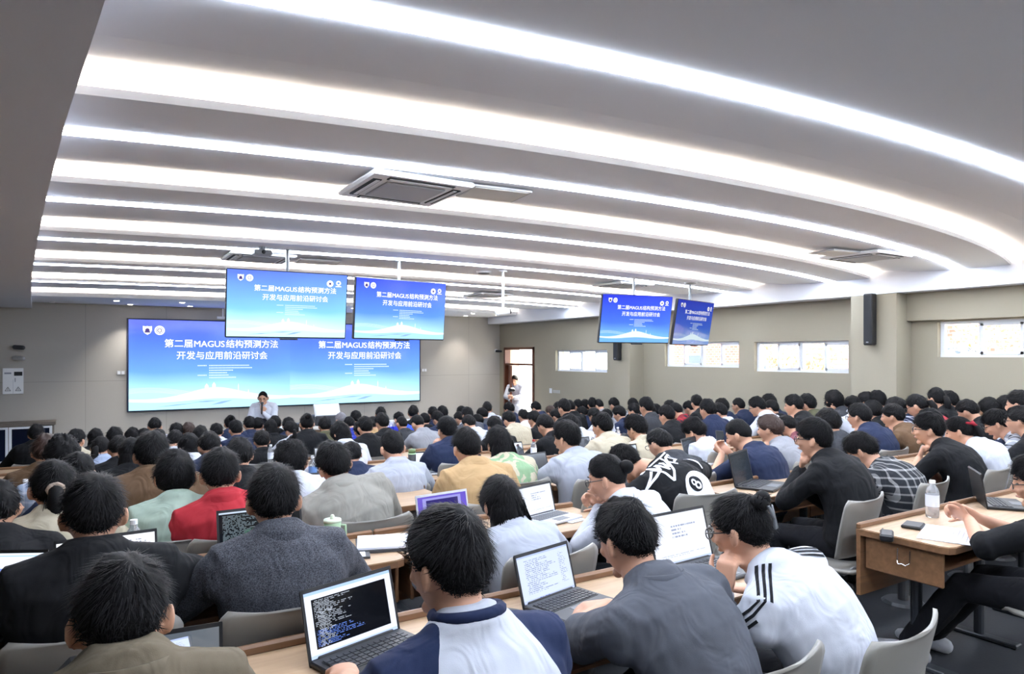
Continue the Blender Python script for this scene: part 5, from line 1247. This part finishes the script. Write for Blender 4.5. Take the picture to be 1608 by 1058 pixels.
# bottles
m_pet, pn, pl, ps = newmat('clear_plastic'); ps.inputs['Base Color'].default_value = (.93, .95, .97, 1); ps.inputs['Transmission Weight'].default_value = .75; ps.inputs['Roughness'].default_value = .12; ps.inputs['IOR'].default_value = 1.2
m_label = plain('bottle_label', 'dfe3ea', .5); m_cap = plain('white_cap', 'e8eaec', .4)
def bottle(px, py, Y, label, h=.21, r0=.032, cap=None, lab=None, z=None):
    p = at(px, py, Y); r = thing('water_bottle', label, 'bottle', (p.x, Y, tier(Y-.02)+.722 if z is None else z))
    mb = MB(); mb.tube([(0, 0, .001), (0, 0, .02), (0, 0, h*.68), (0, 0, h*.80), (0, 0, h*.87), (0, 0, h*.92)], [r0*.93, r0, r0, r0*.75, r0*.42, r0*.40], 16, rounded=False); part('body', mb, m_pet, r, True)
    mb = MB(); mb.tube([(0, 0, h*.915), (0, 0, h)], [r0*.47, r0*.45], 12, rounded=False); part('cap', mb, cap or m_cap, r)
    mb = MB(); mb.tube([(0, 0, h*.30), (0, 0, h*.62)], [r0*1.02, r0*1.02], 16, rounded=False, cap=False); part('label', mb, lab or m_label, r, True)
m_redc = plain('red_cap', 'b43a34', .4); m_bluel = plain('blue_label', '6a90c8', .5)
bottle(210, 800, 3.22, 'clear water bottle behind the white web page laptop', .22)
bottle(1464, 800, 1.98, 'clear water bottle with pale label near the front edge of right desk', .205, .034)
bottle(1573, 780, 2.98, 'tall clear bottle beside the black laptop on the right', .24, .034)
bottle(491, 705, 5.45, 'clear bottle with a blue label in front of the navy cape', .22, .032, None, m_bluel)
bottle(838, 700, 5.46, 'small clear bottle with red cap by the black tees in the middle', .21, .03, m_redc)
bottle(425, 682, 7.7, 'clear bottle standing beside the long haired sitter, left middle rows', .22)
bottle(40, 722, 5.4, 'clear bottle before the brown jacket at the far left', .22)
bottle(141, 708, 6.5, 'tiny clear bottle between dark heads at left', .2)
bottle(931, 697, 5.47, 'clear bottle between the cream jacket and light grey sweatshirt', .2)
bottle(970, 690, 6.6, 'clear bottle on desk behind the cream jacket', .2)
bottle(1155, 657, 7.7, 'tiny clear bottle near the white shirted profile', .2)
# flasks, cup
p = at(647, 722, 5.42); r = thing('flask', 'black vacuum flask with pale green lid on the middle desk', 'flask', (p.x, 5.42, tier(5.4)+.722)); mb = MB(); mb.tube([(0, 0, 0), (0, 0, .17)], [.034, .034], 16, rounded=False); part('body', mb, m_black, r, True)
mb = MB(); mb.tube([(0, 0, .172), (0, 0, .182)], [.035, .035], 16, rounded=False); part('collar', mb, plain('mint', 'b8d8b0', .5), r, True); mb = MB(); mb.tube([(0, 0, .182), (0, 0, .215)], [.031, .029], 16, rounded=False); part('lid', mb, plain('moss_lid', '5c7048', .5), r, True)
p = at(522, 845, 3.16); r = thing('tumbler', 'sage green tumbler with white lid and handle near the canvas jacket', 'cup', (p.x, 3.16, TIER[1]+.722)); mb = MB(); mb.tube([(0, 0, 0), (0, 0, .12)], [.032, .04], 16, rounded=False); part('body', mb, plain('sage', '8ea888', .5), r, True)
mb = MB(); mb.tube([(0, 0, .12), (0, 0, .132)], [.042, .040], 16, rounded=False); mb.tube([(0, 0, .13), (0, 0, .145)], [.012, .010], 10); part('lid', mb, plain('pale_lid', 'ccd6c0', .5), r, True)
mb = MB(); mb.tube([(.036, 0, .10), (.062, 0, .095), (.064, 0, .05), (.034, 0, .03)], [.006]*4, 8); part('handle', mb, plain('sage', '8ea888', .5), r, True)
p = at(1269, 660, 5.48); r = thing('bubble_tea_cup', 'clear iced drink cup with straw near the olive jacket at right', 'cup', (p.x, 5.48, tier(5.4)+.722)); mb = MB(); mb.tube([(0, 0, 0), (0, 0, .14)], [.032, .045], 16, rounded=False); part('cup', mb, plain('pale_cup', 'c2ccd8', .3), r, True)
mb = MB(); mb.tube([(0, 0, .14), (0, 0, .155)], [.048, .046], 16, rounded=False); part('lid', mb, m_label, r, True); mb = MB(); mb.tube([(0, 0, .1), (.02, 0, .24)], [.005, .005], 8); part('straw', mb, plain('green_straw', '9cc0a8', .5), r)
# papers, phones, tablet, boxes
m_paper = plain('paper', 'e6e8f0', .7); m_ink = plain('ink_lines', 'a8acb8', .8)
def sheet(px, py, Y, label, name='paper_sheet', w_=.30, h_=.21, yaw=0, z=.722, thick=.004, cat='paper', lines=True, mat=None, x=None):
    p = at(px, py, Y); r = thing(name, label, cat, (p.x, Y, tier(Y)+z), yaw); mb = MB(); mb.box((0, 0, thick/2+.0005), (w_, h_, thick)); part('sheet' if cat == 'paper' else 'body', mb, mat or m_paper, r)
    if lines:
        mb = MB(); N = 9
        for i in range(N): mb.box((-.02*(i % 3), h_*.38-i*h_*.09, thick+.0009), (w_*.75-.04*(i % 3), .003, .0006))
        part('printed_lines', mb, m_ink, r)
    return r
r = sheet(612, 846, 3.05, 'stack of white paper on a dark folder on the second desk row', 'paper_stack', .30, .22, -.35, .735, .010, lines=False)
r = sheet(612, 846, 3.05, 'dark folder lying under the white paper stack', 'folder', .31, .235, -.30, .722, .011, 'folder', False, m_dgrey)
r = sheet(552, 866, 2.96, 'phone with a bright white screen beside the wool coat elbow', 'phone', .16, .09, -.3, .722, .009, 'phone', False, m_dgrey)
mb = MB(); mb.box((0, 0, .0105), (.12, .08, .001)); part('screen', mb, m_paper, r)
r = sheet(822, 985, 1.86, 'white phone beside a black pouch right of the raglan shirt', 'phone', .075, .15, .5, .722, .009, 'phone', False, m_dgrey); mb = MB(); mb.box((0, 0, .0102), (.068, .14, .001)); part('screen', mb, plain('phone_white', 'd8e0ec', .2), r)
p = at(797, 965, 1.98); r = thing('pouch', 'soft black pouch next to the white phone on nearest desk', 'pouch', (p.x, 1.96, TIER[0]+.722), .5); mb = MB(); mb.ellip((0, 0, .018), (.05, .075, .018)); part('body', mb, m_black, r, True); mb = MB(); mb.tube([(-.03, -.05, .034), (.03, .05, .034)], [.003, .003], 6); part('zipper', mb, m_steel, r)
r = thing('charging_cable', 'thin black charging cable curling off the nearest desk edge', 'cable', (0, 0, 0)); zc = TIER[0]+.727
pts = [at(826, 948, 1.98), at(836, 965, 1.9), at(838, 985, 1.82), at(820, 995, 1.80), at(815, 990, 1.83), at(835, 1000, 1.78), at(846, 1020, 1.72)]; pts = [V((q.x, q.y, zc)) for q in pts]; pts += [V((pts[-1].x+.01, 1.695, zc-.01)), V((pts[-1].x+.012, 1.69, zc-.25))]
mb = MB(); mb.tube(pts, [.0025]*len(pts), 6); part('cord', mb, m_black, r, True)
sheet(1490, 850, 1.74, 'white printed sheets under the black tee wearer hands on right desk', 'paper_sheet', .34, .24, .35, .722, .003)
p = at(1412, 832, 1.80); r = thing('charger_box', 'black power brick on the near corner of the right desk', 'charger', (p.x, 1.86, TIER[0]+.722), .5); mb = MB(); mb.box((0, 0, .018), (.13, .06, .034), None, .008); part('body', mb, m_black, r); mb = MB(); mb.tube([(.06, 0, .02), (.12, .03, .01), (.2, .02, .006)], [.003]*3, 6); part('cord', mb, m_black, r)
p = at(1440, 822, 1.9); r = thing('wallet', 'flat black wallet beside the clear bottle on the right desk', 'wallet', (p.x, 1.92, TIER[0]+.722), .3); mb = MB(); mb.box((0, 0, .009), (.13, .09, .017), None, .005); part('cover', mb, m_black, r); mb = MB(); mb.box((0, -.0455, .009), (.12, .002, .004)); part('stitched_edge', mb, m_dgrey, r)
sheet(900, 810, 2.98, 'small white note right of the silver keyboard laptop', 'paper_sheet', .12, .09, .2, .722, .003, lines=False)
sheet(1385, 672, 4.2, 'white paper sheet on desk before the brown shirt', 'paper_sheet', .3, .2, .2, .722, .003)
sheet(1590, 792, 3.0, 'white papers at the right edge near the tall bottle', 'paper_sheet', .3, .2, .2, .722, .003)
# blue paper gift bags, front rows
for i, (px, py, Y, lb) in enumerate(((612, 655, 9.9, 'royal blue paper bag standing on a far front desk, left of the pair'), (622, 656, 9.9, 'royal blue paper bag on a far front desk, right of the pair'), (549, 678, 7.65, 'blue bag behind the white shirt, middle left rows'))):
    p = at(px, py, Y); r = thing('gift_bag', lb, 'bag', (p.x, Y, tier(Y-.02)+.722), .2, None); mb = MB(); mb.box((0, 0, .13), (.13, .07, .26)); part('body', mb, plain('bag_blue', '2c3cc8', .5), r); mb = MB(); mb.tube([(-.03, -.036, .26), (-.02, -.036, .31), (.02, -.036, .31), (.03, -.036, .26)], [.003]*4, 6); part('handle', mb, plain('bag_blue', '2c3cc8', .5), r)
# phones held
def held_phone(px, py, Y, label, w_=.075, h_=.155, rot=(0.6, 0, .3), m=None):
    p = at(px, py, Y); r = thing('phone', label, 'phone', p); r.rotation_euler = rot; mb = MB(); mb.box((0, 0, 0), (w_, .008, h_), None, .003); part('body', mb, m_dgrey, r); uvquad('screen', w_*.92, h_*.94, m or SM['doc'], r, (0, -.0052, 0))
held_phone(252, 1030, 1.86, 'phone with bluish screen held sideways by the person in brown coat', .145, .07, (-.9, 0, .1), SM['doc'])
held_phone(1131, 690, 3.98, 'silver phone held up in front of the navy polo', .075, .155, (-.35, .1, -.3), SM['dark'])
# microphone of the speaker
hand_ = P['speaker'][1]['info'][1][-1][2]; sp_ = P['speaker'][0]; w0 = Matrix.Rotation(sp_.rotation_euler.z, 3, 'Z') @ hand_+sp_.location
r = thing('microphone', 'black handheld microphone held by the standing speaker', 'microphone', w0); r.rotation_euler = (.25, 0, sp_.rotation_euler.z)
mb = MB(); mb.tube([(0, .04, -.03), (0, .04, .13)], [.014, .016], 10); part('handle', mb, m_black, r, True); mb = MB(); mb.ellip((0, .04, .15), (.026, .026, .028)); part('mesh_head', mb, m_dgrey, r, True)
# camera in the doorway person's hands
r = thing('photo_camera', 'black camera held by the person in the doorway', 'camera', at(803, 612, 13.95)); mb = MB(); mb.box((0, 0, 0), (.14, .07, .1), None, .015); part('body', mb, m_black, r); mb = MB(); mb.tube([(0, -.03, 0), (0, -.12, 0)], [.035, .035], 12); part('lens', mb, m_black, r)
# backpack at bottom left, headset lump
p = at(122, 1040, 1.62); r = thing('backpack', 'black backpack hung behind a chair at the bottom left', 'bag', (p.x, 1.62, p.z-.2), .1); mb = MB(); mb.box((0, 0, 0), (.10, .16, .40), None, .04); part('body', mb, fabric('202226'), r, True)
mb = MB(); mb.tube([(.02, -.08, .18), (.02, -.13, .1), (.02, -.12, -.12), (.02, -.08, -.17)], [.010]*4, 8); part('strap', mb, fabric('15161a'), r, True)
p = at(378, 1050, 1.73); r = thing('earphone_case', 'small glossy black case on the nearest desk edge by the brown coat', 'case', (p.x, 1.79, TIER[0]+.722)); mb = MB(); mb.box((0, 0, .014), (.07, .05, .026), None, .010); part('body', mb, plain('glossy_black', '141519', .15), r, True); mb = MB(); mb.box((0, -.0255, .016), (.05, .001, .002)); part('seam', mb, m_steel, r)

# ------------------------------------------------------------------ details on the near people
from mathutils.bvhtree import BVHTree
def decal(key, name, strokes, mat, polys=(), off=.004, frame=None):
    """project outlines drawn in the (u, v) plane of the back onto the shirt"""
    r, B, top, h = P[key]; me = top.data; bvh = BVHTree.FromPolygons([v.co for v in me.vertices], [p.vertices[:] for p in me.polygons])
    sp = B['info'][0]; o0 = frame or sp(.72); up = (sp(.85)-sp(.45)).normalized(); rt = V((1, 0, 0)); rt = (rt-up*rt.dot(up)).normalized(); nb = rt.cross(up); nb = nb if nb.y < 0 else -nb
    def pr(u, v):
        o = o0+rt*u+up*v+nb*.6; hit = bvh.ray_cast(o, -nb, 1.2)
        return (hit[0]+hit[1]*off) if hit[0] else None
    mb = MB()
    for (pts, wd) in strokes:
        dense = []
        for a, b in zip(pts[:-1], pts[1:]):
            n_ = max(1, int(math.hypot(b[0]-a[0], b[1]-a[1])/.008)); dense += [(a[0]+(b[0]-a[0])*i/n_, a[1]+(b[1]-a[1])*i/n_) for i in range(n_)]
        dense.append(pts[-1])
        for a, b in zip(dense[:-1], dense[1:]):
            d = V((b[0]-a[0], b[1]-a[1], 0)); 
            if d.length < 1e-6: continue
            d.normalize(); nx, ny = -d.y*wd/2, d.x*wd/2; e = d*wd*.25
            q = [pr(a[0]-e.x+nx, a[1]-e.y+ny), pr(a[0]-e.x-nx, a[1]-e.y-ny), pr(b[0]+e.x-nx, b[1]+e.y-ny), pr(b[0]+e.x+nx, b[1]+e.y+ny)]
            if all(q): mb.quad(*q)
    for (cx_, cy_, R0, R1) in polys:
        NR, NA = max(2, int((R1-R0)/.008)), 36
        for i in range(NR):
            for j in range(NA):
                ra, rb = R0+(R1-R0)*i/NR, R0+(R1-R0)*(i+1)/NR; a, b = 2*math.pi*j/NA, 2*math.pi*(j+1)/NA
                q = [pr(cx_+ra*math.cos(a), cy_+ra*math.sin(a)), pr(cx_+rb*math.cos(a), cy_+rb*math.sin(a)), pr(cx_+rb*math.cos(b), cy_+rb*math.sin(b)), pr(cx_+ra*math.cos(b), cy_+ra*math.sin(b))]
                if all(q): mb.quad(*q)
    if mb.v: return part(name, mb, mat, r)
m_pr = fabric('dfe2ec'); m_prd = fabric('14151a')
# graffiti word in rough strokes, rising to the right: S t u s s y
wd = .011
word = [([(-.115, .065), (-.15, .03), (-.185, -.005), (-.13, .02), (-.09, .045)], wd), ([(-.11, .12), (-.10, .06), (-.075, -.035), (-.045, .01), (-.01, .08)], wd), ([(-.16, .075), (-.10, .10), (-.02, .125), (.04, .15)], wd*.7),
        ([(-.105, .11), (-.085, .05), (-.07, .09), (-.055, .03), (-.04, .085)], wd), ([(-.05, .09), (-.035, .045), (-.015, .095)], wd), ([(-.02, .12), (-.005, .075), (.02, .05)], wd), ([(-.01, .085), (.015, .12)], wd),
        ([(.045, .135), (.02, .12), (.035, .10), (.045, .085), (.02, .07)], wd), ([(.075, .145), (.05, .13), (.065, .11), (.075, .095), (.05, .085)], wd), ([(.085, .15), (.09, .11), (.105, .13)], wd), ([(.095, .16), (.125, .11), (.16, .06), (.19, .01)], wd)]
word = [([(u*1.2-.01, v*1.2+.045) for u, v in pts], w2*1.25) for pts, w2 in word]
decal('ball', 'graffiti_lettering', word, m_pr)
decal('ball', 'ball_print', [], m_pr, [(.055, -.10, 0, .125)], .003)
decal('ball', 'ball_number_disc', [], m_prd, [(.01, -.06, 0, .048)], .006)
decal('ball', 'number_eight', [], m_pr, [(-.002, -.050, .009, .019), (.021, -.072, .011, .024)], .008)
# three black stripes along the sleeves, drawn as raised bands
def sleeve_stripes(key, mat, sd):
    r, B, top, h = P[key]; me = top.data; bvh = BVHTree.FromPolygons([v.co for v in me.vertices], [p.vertices[:] for p in me.polygons]); S, E, T = B['info'][1][sd][:3]; cc = B['info'][2]
    for k in (-1, 0, 1):
        mb = MB(); path = []
        for A, Bb, n_ in ((cc+V((sd*.06, 0, .0)), S, 6), (S, E, 14), (E, T+(E-T)*.12, 12)):
            for i in range(n_+1): path.append((A.lerp(Bb, i/n_), (Bb-A).normalized()))
        pv = None; out = V((sd*.6, -.55, .6)).normalized()
        for c, d in path:
            o_ = (out-d*out.dot(d)).normalized(); s_ = d.cross(o_).normalized(); row = []
            for w2 in (-.0045, .0045):
                o = c+o_*.25+s_*(k*.018+w2); hit = bvh.ray_cast(o, -o_, .4); row.append(hit[0]+hit[1]*.003 if hit[0] else None)
            if pv and all(row) and all(pv) and (row[0]-pv[0]).length < .07: mb.quad(pv[0], pv[1], row[1], row[0])
            pv = row
        if mb.v: part('sleeve_stripe', mb, mat, r)
sleeve_stripes('stripes', m_prd, 1); sleeve_stripes('stripes', m_prd, -1)
# lanyards, scrunchie, ribbon, hair clip, wrist watch
def necklace(key, mat, rad=.0055):
    r, B, top, h = P[key]; cc = B['info'][2]; pts = [cc+V((.082*math.cos(a*math.pi/12), -.01+.078*math.sin(a*math.pi/12), .012-.012*math.sin(a*math.pi/12))) for a in range(12, 25)]; mb = MB(); mb.tube(pts, [rad]*len(pts), 8); part('lanyard', mb, mat, r, True)
necklace('blacktee', plain('lanyard_blue', '4a68b8', .6), .008); necklace('stripes', plain('lanyard_blue', '4a68b8', .6), .007); necklace('ribbon', plain('lanyard_pale', 'a8b8e0', .6), .007); necklace('polo', plain('lanyard_blue', '4a68b8', .6), .006)
def headpart(key, name, mb, mat):
    r, B, top, h = P[key]; o = part(name, mb, mat, r, True); o.matrix_local = B['HM']; return o
mb = MB(); mb.tube([(.026*math.cos(a*math.pi/7), -.118+.005*math.sin(a*2), .004+.020*math.sin(a*math.pi/7)) for a in range(15)], [.010+.002*(a % 2) for a in range(15)], 8); headpart('scrunchie', 'scrunchie', mb, fabric('a08f80'))
mb = MB(); mb.tube([(-.05, -.08, .055), (-.02, -.112, .04), (.0, -.125, .02), (.012, -.13, -.03)], [.010, .012, .014, .009], 8); mb.tube([(.0, -.12, .03), (.04, -.105, .055), (.06, -.08, .05)], [.012, .011, .007], 8); headpart('ribbon', 'red_ribbon', mb, fabric('8c1f2c'))
mb = MB(); mb.tube([(-.01, -.118, .07), (.002, -.122, .03), (.0, -.118, .0)], [.006, .004, .006], 8); mb.tube([(.012, -.118, .07), (.002, -.124, .03), (.012, -.118, .0)], [.005, .004, .005], 8); headpart('stripes', 'hair_clip', mb, plain('clip_grey', '6a6c70', .3))
mb = MB(); mb.tube([(.012, .0, .128), (.03, -.01, .165), (.025, -.02, .19)], [.012, .015, .010], 8); headpart('hoodie', 'top_knot', mb, m_hair)
mb = MB(); c_ = V((0, -.11, .04)); mb.ellip(c_, (.034, .04, .036)); headpart('undercut', 'hair_knot', mb, m_hair)
# shirt buttons on the cream back, belt tag of the corner trousers
r, B, t_, h_ = P['scrunchie']; me = t_.data; bvh = BVHTree.FromPolygons([v.co for v in me.vertices], [p.vertices[:] for p in me.polygons])
for zz in (.84, .81):
    hit = bvh.ray_cast(V((.07, -.6, zz)), V((0, 1, 0)), 1.2)
    if hit[0]: mb = MB(); mb.ellip(hit[0], (.007, .004, .007)); part('button', mb, m_black, r, True)

r, B, t_, h_ = P['raglan']; cc = B['info'][2]; mb = MB(); mb.tube([cc+V((.074*math.cos(a*math.pi/12), .006+.074*math.sin(a*math.pi/12), .042-.016*math.sin(a*math.pi/12))) for a in range(25)], [.013]*25, 8, rounded=False); part('collar', mb, fabric('1d2744'), r, True)
for k_, c_ in (('brown', 'khaki'), ('grey', 'slate'), ('greyj', 'stone'), ('tan', 'tan'), ('red', 'red'), ('tweed', 'charcoal')):
    # standing collar around the nape
    r, B, t_, h_ = P[k_]; cc = B['info'][2]; mb = MB(); rows = []
    for z_, g_ in ((-.030, 1.24), (-.010, 1.20), (.020, 1.06), (.034, 1.0), (.034, .94), (.012, .93), (-.03, .95)):
        rows.append([cc+V((.084*g_*math.cos(a), -.012+.084*g_*math.sin(a), z_-.012*math.sin(a)+.010*(math.sin(a) < 0))) for a in [math.pi*(.80+1.40*i/22) for i in range(23)]])
    rows.append(rows[0]); mb.grid(rows, False, False); part('collar', mb, topmat(c_, 'tweed' if k_ == 'tweed' else None), r, True)
